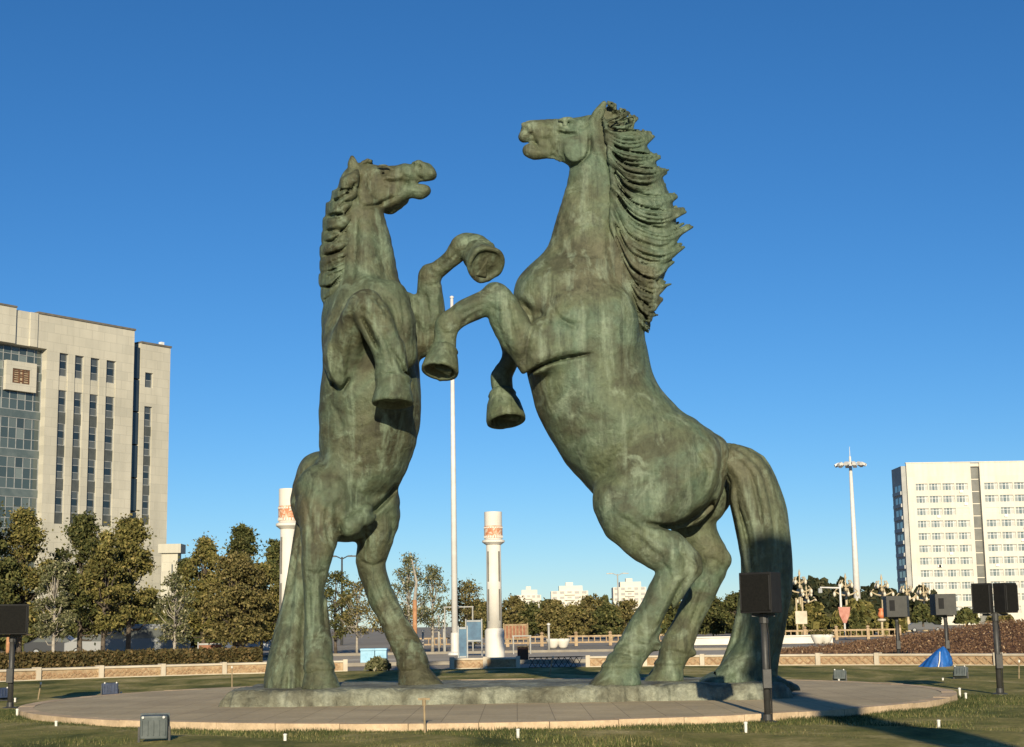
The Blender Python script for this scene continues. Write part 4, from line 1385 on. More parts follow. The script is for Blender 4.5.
# far woods that read as one mass
def woods(name, x0, x1, y0, y1, top_fn, n_, leaf, mat, seed):
    r = np.random.default_rng(seed)
    pts = []
    for i in range(n_):
        px = r.uniform(x0, x1)
        Y = r.uniform(y0, y1)
        h = at(px, top_fn(px), Y).z * r.uniform(.55, 1.0)
        c = at(px, 600, Y)
        wd = h * r.uniform(.18, .34)
        m_ = 130
        u = r.uniform(0, 1, m_) ** .8
        rad = wd * np.sin(PI * (.12 + .84 * u)) ** .8
        a = r.uniform(0, 2 * PI, m_)
        q_ = rad * r.uniform(.4, 1, m_)
        pts.append(np.stack([c.x + q_ * np.cos(a), Y + q_ * np.sin(a), h * (.05 + .95 * u)], 1))
    return tag(link_mesh(name, leaf_mesh(name, np.vstack(pts), leaf, seed, 1.5), mat), kind='stuff')


woods('far_woods', 470, 760, 215, 260, lambda px: 604 + 5 * math.sin(px * .09) + 3 * math.sin(px * .31), 150, .55, M_PINE, 3)
woods('hillside_woods', 742, 935, 300, 380, lambda px: 584 - 6 * math.sin((px - 760) * .03) + 3 * math.sin(px * .4), 200, .8, leafy('dark_hill_foliage', [(0, (.012, .018, .008)), (.6, (.026, .032, .012)), (1, (.06, .055, .022))]), 4)  # darker leaf greens for the hillside trees
woods('left_far_woods', -60, 330, 135, 160, lambda px: 596 + 6 * math.sin(px * .07), 90, .45, M_PINE, 6)
woods('roadside_shrubs', 742, 900, 150, 185, lambda px: 606 + 7 * math.sin(px * .13), 60, .4, M_OLIVE, 8)

# clipped hedge behind the left wall
def hedge(px0, px1, r, hh, dep, label, mat, n_, cat='hedge'):
    a0, a1 = ang(px0, r), ang(px1, r)
    rg = np.random.default_rng(77)
    a = rg.uniform(min(a0, a1), max(a0, a1), n_)
    t_ = rg.uniform(0, 1, n_)
    face = rg.uniform(0, 1, n_)
    rad = np.where(face < .5, r + rg.normal(0, .05, n_), r + dep * t_)
    z = np.where(face < .5, hh * t_, hh + rg.normal(0, .05, n_))
    m = MB()
    core = MB(); ring(core, 0, 34, r + .1, r + dep - .1, 0, hh - .1, a0, a1, 40)
    mid = (a0 + a1) / 2
    root = empty('hedge', (r * math.cos(mid), 34 + r * math.sin(mid), 0), label, cat)
    core.build('twig_core', mottled('hedge_twigs', (.035, .026, .012), (.07, .05, .025), 6, .95, .6), root)
    link_mesh('foliage', leaf_mesh('foliage', np.stack([rad * np.cos(a), 34 + rad * np.sin(a), z], 1), .075, 3), mat, root)


hedge(-60, 262, 27.5, .80, 1.0, 'long clipped brownish hedge running behind the left garden wall', leafy('hedge_leaves', [(0, (.035, .03, .010)), (.5, (.075, .062, .020)), (.9, (.13, .085, .03)), (1, (.2, .14, .06))]), 16000)

# dry flowers on the bank
rg = np.random.default_rng(9)
bk = np.array(BANK)
ii = rg.integers(0, len(bk), 32000)
pts = bk[ii] + rg.normal(0, 1, (32000, 3)) * np.array([.35, .8, 0]) + np.stack([np.zeros(32000), np.zeros(32000), rg.uniform(.0, .18, 32000)], 1)
pts = pts[pts[:, 2] > .03]
tag(link_mesh('dry_ground_cover', leaf_mesh('dry_ground_cover', pts, .05, 4), leafy('dry_red_plants', [(0, (.085, .046, .026)), (.55, (.14, .078, .042)), (.92, (.18, .11, .058)), (.97, (.33, .22, .12)), (1, (.45, .36, .24))])), kind='stuff')


def bush(px, pbot, wpx, hpx, Y, label, mat, seed, n=700, zb=0.0, cone=False):
    c = at(px, pbot, Y); s = mpp(px, pbot, Y)
    w_, h_ = wpx * s * .5, hpx * s
    r = np.random.default_rng(seed)
    u = r.uniform(0, 1, n); a = r.uniform(0, 2 * PI, n)
    rad = w_ * ((1 - u) if cone else np.sqrt(np.maximum(0, 1 - u * u))) * r.uniform(.75, 1.05, n)
    root = empty('bush', (c.x, Y, c.z), label, 'bush')
    m = MB(); m.tube([Vector((c.x, Y, c.z - .25)), Vector((c.x, Y, c.z + h_ * .6))], [.06, .03], 6); m.build('stem', M_BARK, root)
    link_mesh('foliage', leaf_mesh('foliage', np.stack([c.x + rad * np.cos(a), Y + rad * np.sin(a), c.z + h_ * u], 1), .13 if Y < 100 else .25, seed), mat, root)


bush(923, 622, 22, 17, 82, 'dark shrub on the flower bank between two speakers, beside a parked car', M_PINE, 1)
bush(967, 623, 24, 14, 80, 'round dark shrub on top of the flower bank, left of the rightmost speaker', M_PINE, 2)
bush(855, 632, 10, 22, 130, 'slim dark cone shrub at the foot of the high mast', M_PINE, 3, 500, 0, True)
bush(862, 632, 9, 20, 132, 'second slim cone shrub right behind the mast foot', M_PINE, 4, 500, 0, True)
bush(1000, 622, 26, 9, 84, 'low brown shrub on the bank behind the rightmost speaker', M_AUTUMN, 5)
bush(378, 669, 24, 10, 56, 'green bush in front of the pale blue bin', M_SPARSE, 6, 420)
# ------------------------------------------------------------------ buildings
def stone_facade(name, u, c1, c2, bw, bh, joint=.8):
    t = NT(name)
    g = t.n.new('ShaderNodeNewGeometry')
    dot = t.n.new('ShaderNodeVectorMath'); dot.operation = 'DOT_PRODUCT'
    dot.inputs[1].default_value = (u[0], u[1], 0)
    t.l.new(g.outputs['Position'], dot.inputs[0])
    sep = t.n.new('ShaderNodeSeparateXYZ'); t.l.new(g.outputs['Position'], sep.inputs[0])
    cb = t.n.new('ShaderNodeCombineXYZ'); t.l.new(dot.outputs['Value'], cb.inputs[0]); t.l.new(sep.outputs[2], cb.inputs[1])
    br = t.n.new('ShaderNodeTexBrick'); br.inputs['Scale'].default_value = 1
    br.inputs['Brick Width'].default_value = bw; br.inputs['Row Height'].default_value = bh; br.inputs['Mortar Size'].default_value = .03
    br.offset = .5
    br.inputs['Color1'].default_value = (.94, .94, .94, 1); br.inputs['Color2'].default_value = (1.05, 1.04, 1.03, 1); br.inputs['Mortar'].default_value = (joint, joint, joint, 1)
    t.l.new(cb.outputs[0], br.inputs['Vector'])
    v = t.coord('World')
    c = t.ramp(t.noise(v, .16, 5, .6), [(.35, c1), (.65, c2)])
    c = t.mix(1, c, br.outputs[0], 'MULTIPLY')
    c = t.mix(.35, c, t.ramp(t.noise(t.coord('World', (1.2, 1.2, .12)), 1, 5, .6), [(.3, .75), (.6, 1.05)]), 'MULTIPLY')
    t.color(c).set(.8, 0, .3)
    return t.mat


def glass(name, dark, light, seed_scale=.4, rough=.08):
    """panes with blinds or rooms behind: tone changes from pane to pane"""
    t = NT(name)
    g = t.n.new('ShaderNodeNewGeometry')
    c = t.ramp(g.outputs['Random Per Island'], [(0, dark), (.45, tuple(x * 1.6 for x in dark)), (.7, tuple(.5 * (x + y) for x, y in zip(dark, light))), (.85, light), (1, dark)])
    t.color(c).set(rough, 0, .8)
    return t.mat


M_FRAME = mottled('window_frame_grey', (.22, .23, .23), (.32, .33, .32), 2, .5, 0)
M_WFRAME = mottled('window_frame_white', (.62, .62, .60), (.74, .73, .70), 2, .5, 0)
M_GLASS_B = glass('blue_green_glass', (.040, .055, .055), (.20, .23, .21))
M_GLASS_D = glass('dark_window_glass', (.012, .018, .022), (.30, .30, .26))
M_GLASS_W = glass('office_window_glass', (.09, .11, .11), (.62, .59, .51))

HR = 32.0     # roof height of the left building


def roof_hit(px, py, z):
    d = ray(px, py)
    Y = (z - EYE) * d.y / d.z
    return at(px, py, Y)


A_, B_ = roof_hit(35, 313, HR), roof_hit(133, 330.5, HR)
U = (B_ - A_); U.z = 0; FL = U.length; U.normalize()
N = Vector((U.y, -U.x, 0))      # faces the square
Z = Vector((0, 0, 1))


def fp(px, py, off=0.0):
    """(along, height) where a sight line meets the facade plane"""
    d = ray(px, py); o = A_ + N * off
    t_ = (o.x * N.x + o.y * N.y) / (d.x * N.x + d.y * N.y)
    p = Vector((d.x * t_, d.y * t_, EYE + d.z * t_))
    return ((p - A_).x * U.x + (p - A_).y * U.y, p.z)


def fbox(m, s0, s1, z0, z1, o0, o1, mi=0):
    """box on the facade: along s, height z, offset o along the outward normal"""
    b = Vector((A_.x, A_.y, 0))
    c = b + U * ((s0 + s1) / 2) + N * ((o0 + o1) / 2) + Z * ((z0 + z1) / 2)
    return m.obox(c, U, N, Z, abs(s1 - s0), abs(o1 - o0), abs(z1 - z0), mi)


M_STONE = stone_facade('beige_limestone_cladding', U, (.44, .415, .335), (.51, .48, .39), 1.5, .92, .86)
M_COPING = mottled('dark_coping', (.10, .09, .07), (.16, .14, .11), 2, .8, 0)
root = empty('office_building', (A_.x, A_.y, 0), 'tall beige stone building with long dark window strips, glass front and square brown emblem', 'building')
BLD = root
sx = lambda px, py=400: fp(px, py)[0]
sG = sx(45.5); strips = [(58.2, 67.2), (73.9, 82.8), (89.6, 98.7), (105.6, 115.2)]
sE, sSlot0, sSlot1, sEnd = sx(133), sx(133), fp(139.8, 400, -.8)[0], fp(169.5, 400, -.8)[0]
sL = sx(-60)
sW = fp(15.8, 330, .25)[0]
zG = fp(22, 345)[1]              # top of the glass front
zt0, zt1 = fp(62, 353)[1], fp(62, 376)[1]   # top row windows
zs0 = fp(62, 390)[1]; zs1 = fp(62, 524)[1]  # long strips
TH = 1.0
w = MB()
fbox(w, sW + .003, sE, zG, HR, -TH, 0)                           # (upper left band above the glass)
w2 = MB()
# left wing, a little taller and standing forward
fbox(w2, sL, sW, zG, HR + .12, -TH, .25)
edges = [sG] + [e for a, b in strips for e in (sx(a), sx(b))] + [sE]
for i in range(0, len(edges), 2):
    fbox(w2, edges[i], edges[i + 1], 0, zG - .0, -TH, -.003)
for i in range(1, len(edges) - 1, 2):
    s0, s1 = edges[i], edges[i + 1]
    for z0, z1 in ((zt0, zG), (zs0, zt1), (0, zs1)):
        fbox(w2, s0, s1, z0, z1, -TH, -.10 if z1 == zt1 else -.003)
# mass behind, the slot and the right block
fbox(w2, sL, sE, 0, HR - 1, -22, -TH - .002)
fbox(w2, sSlot0 + .003, sSlot1, 0, HR - 2, -22, -6)
zr = HR + .0
bs = [sSlot1, fp(144.6, 400, -.8)[0], fp(152.6, 400, -.8)[0], sEnd]
zR = roof_hit(154, 343.5, 0.1) and fp(154, 343.5)[1]
zw = [(fp(148, 371)[1], fp(148, 386)[1]), (fp(148, 405)[1], fp(148, 524)[1])]
fbox(w2, bs[0], bs[1], 0, zR, -18, -.8); fbox(w2, bs[2], bs[3], 0, zR, -18, -.8)
for z0, z1 in ((zw[0][0], zR), (zw[1][0], zw[0][1]), (0, zw[1][1])):
    fbox(w2, bs[1], bs[2], z0, z1, -18, -.803)
fbox(w2, bs[1], bs[2], 0, zR - .5, -18, -1.6)
# recessed joint between the wing and the main block
w.v += []
w.build('upper_wall', M_STONE, root)
w2.build('wall', M_STONE, root)
m = MB()
fbox(m, sL, sW + .05, HR + .12, HR + .3, -3, .33); fbox(m, sx(35), sE + .1, HR, HR + .2, -3, .1); fbox(m, bs[0], bs[3] + .1, zR, zR + .2, -3, -.7)
m.build('coping', M_COPING, root)
m = MB(); fbox(m, sx(27), sx(34.5), zG, HR - .004, .002, .14)
m.build('stepped_pier', M_STONE, root)
m = MB(); fbox(m, sEnd - .6, sEnd - .2, zR + .2, zR + .7, -2, -1.6); m.build('roof_lamp', M_WFRAME, root)


def fwindow(s0, s1, z0, z1, off, gl, fr, nx=1, nz=1, parent=None, t=.07):
    f = MB()
    for a, b, c, d in ((s0, s1, z1 - t, z1), (s0, s1, z0, z0 + t), (s0, s0 + t, z0 + t, z1 - t), (s1 - t, s1, z0 + t, z1 - t)):
        fbox(f, a, b, c, d, off - .08, off)
    for i in range(1, nx):
        s = s0 + (s1 - s0) * i / nx; fbox(f, s - t * .4, s + t * .4, z0 + t, z1 - t, off - .07, off - .01)
    for k in range(1, nz):
        z = z0 + (z1 - z0) * k / nz; fbox(f, s0 + t, s1 - t, z - t * .4, z + t * .4, off - .068, off - .012)
    fo = f.build('window', fr, parent or BLD)
    p = MB()
    for i in range(nx):
        for k in range(nz):
            a, b = s0 + (s1 - s0) * i / nx, s0 + (s1 - s0) * (i + 1) / nx
            c, d = z0 + (z1 - z0) * k / nz, z0 + (z1 - z0) * (k + 1) / nz
            p.add([Vector((A_.x, A_.y, 0)) + U * s + N * (off - .05) + Z * z for s, z in ((a, c), (b, c), (b, d), (a, d))], [(0, 1, 2, 3)])
    p.build('pane', gl, fo)
    return fo


FLOOR = (zs0 - zs1) / 4.0
M_SPAN = mottled('grey_spandrel', (.055, .062, .06), (.085, .092, .088), 1, .5, 0)
for a, b in strips:
    s0, s1 = sx(a), sx(b)
    fwindow(s0, s1, zt1, zt0, -.22, M_GLASS_D, M_FRAME, 1, 3)
    for k in range(4):
        zt = zs0 - k * FLOOR
        fwindow(s0, s1, zt - FLOOR * .66, zt, -.22, M_GLASS_D, M_FRAME, 1, 3)
        fbox(MB(), s0, s1, zt - FLOOR, zt - FLOOR * .66, -.4, -.2).build('spandrel_panel', M_SPAN, root)
s0, s1 = bs[1], bs[2]
fwindow(s0, s1, zw[0][1], zw[0][0], -1.0, M_GLASS_D, M_FRAME, 1, 2)
F2 = (zw[1][0] - zw[1][1]) / 4
for k in range(4):
    zt = zw[1][0] - k * F2
    fwindow(s0, s1, zt - F2 * .68, zt, -1.0, M_GLASS_D, M_FRAME, 1, 3)
    fbox(MB(), s0, s1, zt - F2, zt - F2 * .68, -1.2, -.98).build('spandrel_panel', M_SPAN, root)
# dark slot glazing
cw = MB()
for k in range(9):
    fbox(cw, sSlot0 + .02, sSlot1 - .01, k * 3.4 + .1, k * 3.4 + 3.35, -1.6, -.9)
cw.build('slot_glazing', mottled('slot_glass', (.018, .024, .03), (.03, .04, .045), .5, .12, 0, spec=.8), root)
# glass front at the left: storey-high panes with grey bands
g0 = sL
ncol = max(4, round((sG - g0) / .85)); cwid = (sG - g0) / ncol
zz = zG
FLg = 3.75
mu = MB(); bands = MB()
k = 0
while zz > 3:
    for i in range(ncol):
        a = g0 + i * cwid
        if k == 0: zb = zz - 2.4
        else: zb = zz - 3.05
    fwindow(g0, sG, zb, zz, -.75, M_GLASS_B, M_FRAME, ncol, 3, root, .08)
    nb = zb - .7
    fbox(bands, g0, sG, max(nb, .2), zb, -.95, -.72)
    zz = nb; k += 1
bands.build('floor_band', mottled('grey_green_band', (.075, .10, .10), (.12, .145, .14), .8, .25, 0, spec=.6), root)
# square emblem: stone frame with a brown meander grille
eA, eB = fp(6.8, 358, -.3), fp(36, 393, -.3)
e = MB(); s0, s1, z1, z0 = eA[0], eB[0], eA[1] - .15, eB[1]
fr = .21 * (s1 - s0)
for a, b, c, d in ((s0, s1, z1 - fr, z1), (s0, s1, z0, z0 + fr), (s0, s0 + fr, z0 + fr, z1 - fr), (s1 - fr, s1, z0 + fr, z1 - fr)):
    fbox(e, a, b, c, d, -.72, -.3)
eo = e.build('emblem', M_STONE, root)
bk_ = MB(); fbox(bk_, s0 + fr, s1 - fr, z0 + fr, z1 - fr, -.7, -.42); bk_.build('emblem_panel', mottled('emblem_buff', (.36, .28, .18), (.44, .34, .22), 3, .7, 0), eo)
gr = MB()
W_, H_ = (s1 - s0 - 2 * fr), (z1 - z0 - 2 * fr)
def gbar(u0, v0, u1, v1):
    fbox(gr, s0 + fr + W_ * u0, s0 + fr + W_ * u1, z0 + fr + H_ * v0, z0 + fr + H_ * v1, -.42, -.34)
for x in (.03, .36, .58, .91): gbar(x, .03, x + .06, .97)
for y in (.03, .5, .91): gbar(.10, y, .35, y + .06); gbar(.65, y, .90, y + .06)
for y in (.22, .36, .66, .80): gbar(.12, y, .33, y + .05); gbar(.67, y, .88, y + .05)
for y in (.15, .44, .58, .84): gbar(.43, y, .57, y + .07)
gr.build('emblem_grille', mottled('emblem_brown', (.10, .05, .03), (.17, .09, .05), 4, .7, 0), eo)

# low annex at the foot of the building
c0, c1 = at(170, 544, 152), at(181.5, 544, 152)
root = empty('annex_building', (c0.x, 152, 0), 'low beige stone annex at the right foot of the tall beige building', 'building')
m = MB(); m.box(c0.x - .8, c1.x - .35, 152, 153.6, 0, c0.z - .9); m.build('wall', M_STONE, root)
m = MB(); m.box(c0.x - 1.1, c1.x, 151.7, 154, c0.z - .9, c0.z); m.build('parapet', M_STONE, root)
m = MB(); m.box(c0.x + .2, c1.x - .8, 151.96, 152.05, 2, c0.z - 2); m.build('window', M_GLASS_D, root)

# ---- white office block at the right
YB = 400.0
c0 = at(906, 463.5, YB); zT = c0.z
xL = c0.x; xR = at(1120, 463.5, YB).x
M_CREAM = stone_facade('cream_render', Vector((1, 0, 0)), (.56, .525, .44), (.61, .575, .485), 6.0, 3.2, .93)
root = empty('office_building', (xL, YB, 0), 'wide cream office block with rows of windows and grey stair strip, beyond the flower bank', 'building')
zrow = [at(940, 483.5 + 12.35 * k, YB).z for k in range(11)]     # window heads
wh = 1.75
xs0, xs1 = at(975, 540, YB).x, at(984, 540, YB).x
wl_ = MB()
wl_.box(xL, xs0, YB + .6, YB + 11.5, 0, zT - .5); wl_.box(xs1, xR, YB + .6, YB + 18, 0, zT - .5); wl_.box(xs0, xs1, YB + 1.4, YB + 18, 0, zT - .5)
wl_.box(xL, xs0 - .003, YB, YB + .6, zrow[0], zT); wl_.box(xs1 + .003, xR, YB, YB + .6, zrow[0], zT)
wl_.box(xs0, xs1, YB + .5, YB + .9, zT - 1, zT - .1)
for k, z in enumerate(zrow):
    zn = zrow[k + 1] if k + 1 < len(zrow) else 0
    for a, b in ((xL, xs0 - .003), (xs1 + .003, xR)):
        wl_.box(a, b, YB, YB + .6, zn, z - wh)
pier = wl_
bays = []
rb = random.Random(8)
for a, b in ((xL + 2.0, xs0 - .8), (xs1 + .8, xR - 1)):
    nb = round((b - a) / 3.9); bw = (b - a) / nb
    for i in range(nb): bays.append((a + i * bw, a + (i + 1) * bw))
for k, z in enumerate(zrow):
    pier.box(xL, xL + 2.0, YB + .003, YB + .58, z - wh, z)
    for a, b in bays:
        pier.box(a, a + .2, YB + .003, YB + .58, z - wh, z); pier.box(b - .2, b, YB + .003, YB + .58, z - wh, z)
    pier.box(xs0 - .8, xs0 - .004, YB + .003, YB + .58, z - wh, z); pier.box(xs1 + .004, xs1 + .8, YB + .003, YB + .58, z - wh, z); pier.box(xR - 1, xR, YB + .003, YB + .58, z - wh, z)
wl_.build('wall', M_CREAM, root)
for k, z in enumerate(zrow):
    for a, b in bays:
        if a > at(1040, 540, YB).x: continue
        if rb.random() < .13:
            MB().box(a + .203, b - .203, YB + .12, YB + .5, z - wh + .003, z - .003).build('infill_panel', M_CREAM, root)
            continue
        f = MB(); a2, b2 = a + .2, b - .2
        n = 4
        for i in range(n + 1):
            x = a2 + (b2 - a2) * i / n; f.box(x - .05, x + .05, YB + .3, YB + .38, z - wh, z)
        f.box(a2, b2, YB + .305, YB + .375, z - wh * .32 - .04, z - wh * .32 + .04)
        fo = f.build('window', M_WFRAME, root)
        p = MB()
        for i in range(n):
            x0, x1 = a2 + (b2 - a2) * i / n, a2 + (b2 - a2) * (i + 1) / n
            if rb.random() < .30: x1 = x0 + (x1 - x0) * .96
            p.add([(x0, YB + .34, z - wh), (x1, YB + .34, z - wh), (x1, YB + .34, z), (x0, YB + .34, z)], [(0, 1, 2, 3)])
        p.build('pane', M_GLASS_W, fo)
st = MB()
for k in range(13):
    z = zT - 1.2 - k * 3.2
    st.box(xs0, xs1, YB + 1.2, YB + 1.38, max(z - 2.9, 0), z)
st.build('stair_glazing', mottled('grey_stair_glass', (.10, .10, .085), (.17, .165, .14), .3, .25, 0, spec=.6), root)
# end wall with projecting bays, its shade put into darker grey colours
e = MB(); bx_ = MB()
xe = at(897, 540, YB + 14).x
e.box(xL - .004 - 1.2, xL - .004, YB + .8, YB + 11, 0, zT - .6)
e.build('end_wall', mottled('end_wall_shade_grey', (.30, .30, .28), (.38, .375, .35), .4, .7, 0), root)
for k, z in enumerate(zrow):
    bx_.box(xL - 1.55, xL - 1.206, YB + 1.5, YB + 10, z - wh - .9, z - wh)
bx_.build('end_bay', mottled('end_bay_shade_grey', (.36, .36, .34), (.44, .43, .40), .4, .7, 0), root)
ew = MB()
for k, z in enumerate(zrow):
    for j in range(2): MB().box(xL - 1.26, xL - 1.207, YB + 2 + j * 3.4, YB + 4.6 + j * 3.4, z - wh + .02, z - .1).build('end_window', M_GLASS_D, root)
for k in range(22):
    a, b = bays[rb.randrange(len(bays))]; z = zrow[rb.randrange(len(zrow))]
    if a > at(1040, 540, YB).x: continue
    x = a + rb.uniform(.5, 2.4)
    MB().box(x, x + .85, YB - .36, YB - .02, z - wh - .75, z - wh - .12).build('air_conditioner', M_WFRAME, root)
cp = MB(); cp.box(xL - .15, xR, YB - .12, YB + .7, zT, zT + .25); cp.build('coping', M_CREAM, root)

# ---- white apartment towers far behind
M_TOWER = mottled('pale_tower_render', (.54, .50, .42), (.62, .575, .485), .05, .8, 0)
M_TWIN = mottled('tower_window_grey', (.30, .29, .27), (.38, .36, .33), .1, .7, 0)  # mid grey of the tower windows
for (x0, x1, yt, steps, Y, lb) in ((516, 541, 590, 2, 900, 'small white apartment tower just right of the white column, the leftmost of three'),
                                   (551, 588, 586, 3, 900, 'white stepped apartment tower in the middle of the far three'),
                                   (613, 646, 582, 2, 880, 'white apartment tower behind the near hind leg of the taller horse')):
    a, b = at(x0, yt, Y), at(x1, yt, Y)
    root = empty('apartment_tower', ((a.x + b.x) / 2, Y, 0), lb, 'building', None)
    m = MB(); wd = b.x - a.x
    m.box(a.x, b.x, Y, Y + 16, 0, a.z - 3); m.build('wall', M_TOWER, root)
    m = MB(); m.box(a.x + wd * .22, b.x - wd * .15, Y + 1, Y + 14, a.z - 2.996, a.z); m.box(a.x + wd * .4, b.x - wd * .4, Y + 3, Y + 9, a.z + .004, a.z + 2)
    m.build('roof_house', M_TOWER, root)
    nf = int((a.z - 4) / 3)
    for k in range(nf):
        z = a.z - 4.6 - k * 3
        if z < 4: break
        nwin = 5
        for j in range(nwin):
            xx = a.x + wd * (j + .18) / nwin
            MB().box(xx, xx + wd / nwin * .6, Y - .08, Y + .2, z, z + 1.4).build('window', M_TWIN, root)
    bl = MB()
    for k in range(nf):
        z = a.z - 5 - k * 3
        if z < 4: break
        bl.box(a.x + wd * .36, a.x + wd * .64, Y - 1.2, Y - .09, z - .3, z + .6)
    bl.build('balcony', M_TOWER, root)
# ------------------------------------------------------------------ columns, masts, lamps, speakers and small things
M_WHITE = mottled('white_painted_stone', (.56, .53, .46), (.66, .62, .55), .8, .7, .08)
M_WMETAL = mottled('white_painted_steel', (.54, .52, .48), (.62, .60, .56), 2, .4, 0)
t = NT('red_painted_relief')
v = t.coord('World')
c = t.ramp(t.noise(v, 5.5, 3, .6, 1.2), [(.42, (.46, .18, .09)), (.52, (.54, .32, .20)), (.60, (.58, .48, .38))])
t.color(c).set(.7, 0, .3); t.bump(t.noise(v, 5.5, 3, .6, 1.2), .8, .05)
M_RED = t.mat
M_DARK = mottled('black_speaker_cabinet', (.005, .005, .005), (.010, .0095, .009), 6, .8, .15)
M_GRILLE = mottled('speaker_grille', (.006, .006, .0055), (.012, .0115, .010), 40, .9, .3, spec=.15)
M_STEEL = mottled('dark_grey_pole', (.030, .030, .028), (.05, .048, .044), 5, .5, .1)


M_SLOT = mottled('grey_slot', (.14, .13, .11), (.2, .19, .16), 3, .7, 0)


def totem_column(px, ptop, Y, rad, label, tall=None, group=None, pos=None):
    b = at(px, ptop, Y) if pos is None else Vector(pos)
    h = b.z if tall is None else tall
    c = Vector((b.x, b.y, 0))
    root = empty('totem_column', c, label, 'column', group)
    k = h / 6.8
    R_ = rad
    MB().lathe(c, [(R_ * 1.12, 0), (R_ * 1.12, .1 * k), (R_ * 1.06, .14 * k), (R_ * 1.06, 1.45 * k), (R_ * .86, 1.55 * k)], 28).build('base', M_WHITE, root, smooth=False)
    MB().lathe(c, [(R_ * .84, 1.552 * k), (R_ * .80, 5.3 * k)], 28).build('shaft', M_WHITE, root, smooth=True)
    MB().lathe(c, [(R_ * .84, 5.302 * k), (R_ * 1.24, 5.42 * k), (R_ * 1.24, 5.5 * k), (R_ * .92, 5.56 * k)], 28).build('collar', M_WHITE, root)
    MB().lathe(c, [(R_ * .97, 5.562 * k), (R_ * .97, 6.8 * k)], 28).build('drum', M_WHITE, root, smooth=False)
    # carved band whose hollows are painted red over the lower half of the drum
    MB().lathe(c, [(R_ * .99, 5.60 * k), (R_ * 1.01, 5.62 * k), (R_ * 1.01, 6.14 * k), (R_ * .99, 6.16 * k)], 28).build('relief_band', M_RED, root, smooth=False)
    m = MB()
    for i in range(24):
        a = 2 * PI * i / 24
        for z, hh in ((5.66, .10), (6.08, .07)):
            m.obox(c + Vector((math.cos(a) * R_ * 1.01, math.sin(a) * R_ * 1.01, z * k)), (-math.sin(a), math.cos(a), 0), (math.cos(a), math.sin(a), 0), (0, 0, 1), R_ * .16, .03, hh * k)
    m.build('relief_border', M_WHITE, root)
    # tall dark slots on the shaft
    for q4 in range(4):
        a = PI / 4 + q4 * PI / 2
        for z0, z1 in ((1.9, 3.3), (3.65, 5.0)):
            MB().obox(c + Vector((math.cos(a) * R_ * .81, math.sin(a) * R_ * .81, (z0 + z1) / 2 * k)), (-math.sin(a), math.cos(a), 0), (math.cos(a), math.sin(a), 0), (0, 0, 1), R_ * .18, .06, (z1 - z0) * k).build('slot', M_SLOT, root)
    return root


totem_column(493, 512, 67.5, .40, 'white round column with dark slots and red relief band, standing free between the horses')
totem_column(289, 489, 56.5, .38, 'white round column with red relief band, half hidden behind the shorter horse')
# a taller one behind the photographer: only its long shadow reaches the picture
totem_column(0, 0, 0, .62, 'very tall white column outside the picture, casting the long shadow at the lower right', 13.5, None, (6.2, -2.5, 13.5))

# tall white flagpole
b = gp(455, 655); t_ = at(451.2, 299, b.y)
root = empty('flagpole', b, 'tall slender white pole between the two horses', 'flagpole')
MB().tube([b, (b.x, b.y, t_.z * .5), (b.x, b.y, t_.z)], [.19, .15, .09], 14).build('pole', M_WMETAL, root, smooth=True)
MB().lathe(b, [(.42, 0), (.42, .12), (.24, .2), (.24, 1.2), (.2, 1.25)], 18).build('base', M_WMETAL, root)
MB().lathe((b.x, b.y, t_.z), [(.05, 0), (.12, .06), (.12, .14), (.02, .2)], 12).build('finial', M_WMETAL, root)

# high mast with a ring of floodlights
YM = 262.0
tp = at(850.3, 464, YM); bx = at(857, 622, YM).x
root = empty('high_mast', (tp.x, YM, 0), 'very tall white mast with a ring of floodlights on top', 'lamp post')
MB().tube([(tp.x, YM, 0), (tp.x, YM, tp.z * .5), (tp.x, YM, tp.z)], [.66, .46, .26], 14).build('pole', M_WMETAL, root, smooth=True)
m = MB()
for k in range(24):
    a, a2 = 2 * PI * k / 24, 2 * PI * (k + 1) / 24
    m.bar((tp.x + 1.9 * math.cos(a), YM + 1.9 * math.sin(a), tp.z), (tp.x + 1.9 * math.cos(a2), YM + 1.9 * math.sin(a2), tp.z), .14, .14)
for k in range(6):
    a = PI * k / 3
    m.bar((tp.x, YM, tp.z + .4), (tp.x + 1.85 * math.cos(a), YM + 1.85 * math.sin(a), tp.z), .1, .1)
m.tube([(tp.x, YM, tp.z), (tp.x, YM, tp.z + 1.3)], [.22, .18], 8); m.tube([(tp.x, YM, tp.z + 1.3), (tp.x, YM, tp.z + 3.0)], [.06, .03], 6)
m.build('head_frame', M_WMETAL, root)
for k in range(12):
    a = 2 * PI * k / 12
    d = Vector((math.cos(a), math.sin(a), 0))
    MB().obox(Vector((tp.x, YM, tp.z - .1)) + d * 2.35, d + Vector((0, 0, -.5)), (-d.y, d.x, 0), (d.x * .5, d.y * .5, 1), .75, .62, .4).build('floodlight', M_WMETAL, root)

# ---- speakers on posts
M_SPK = mottled('grey_speaker_cabinet', (.030, .030, .026), (.045, .044, .038), 6, .6, .15)


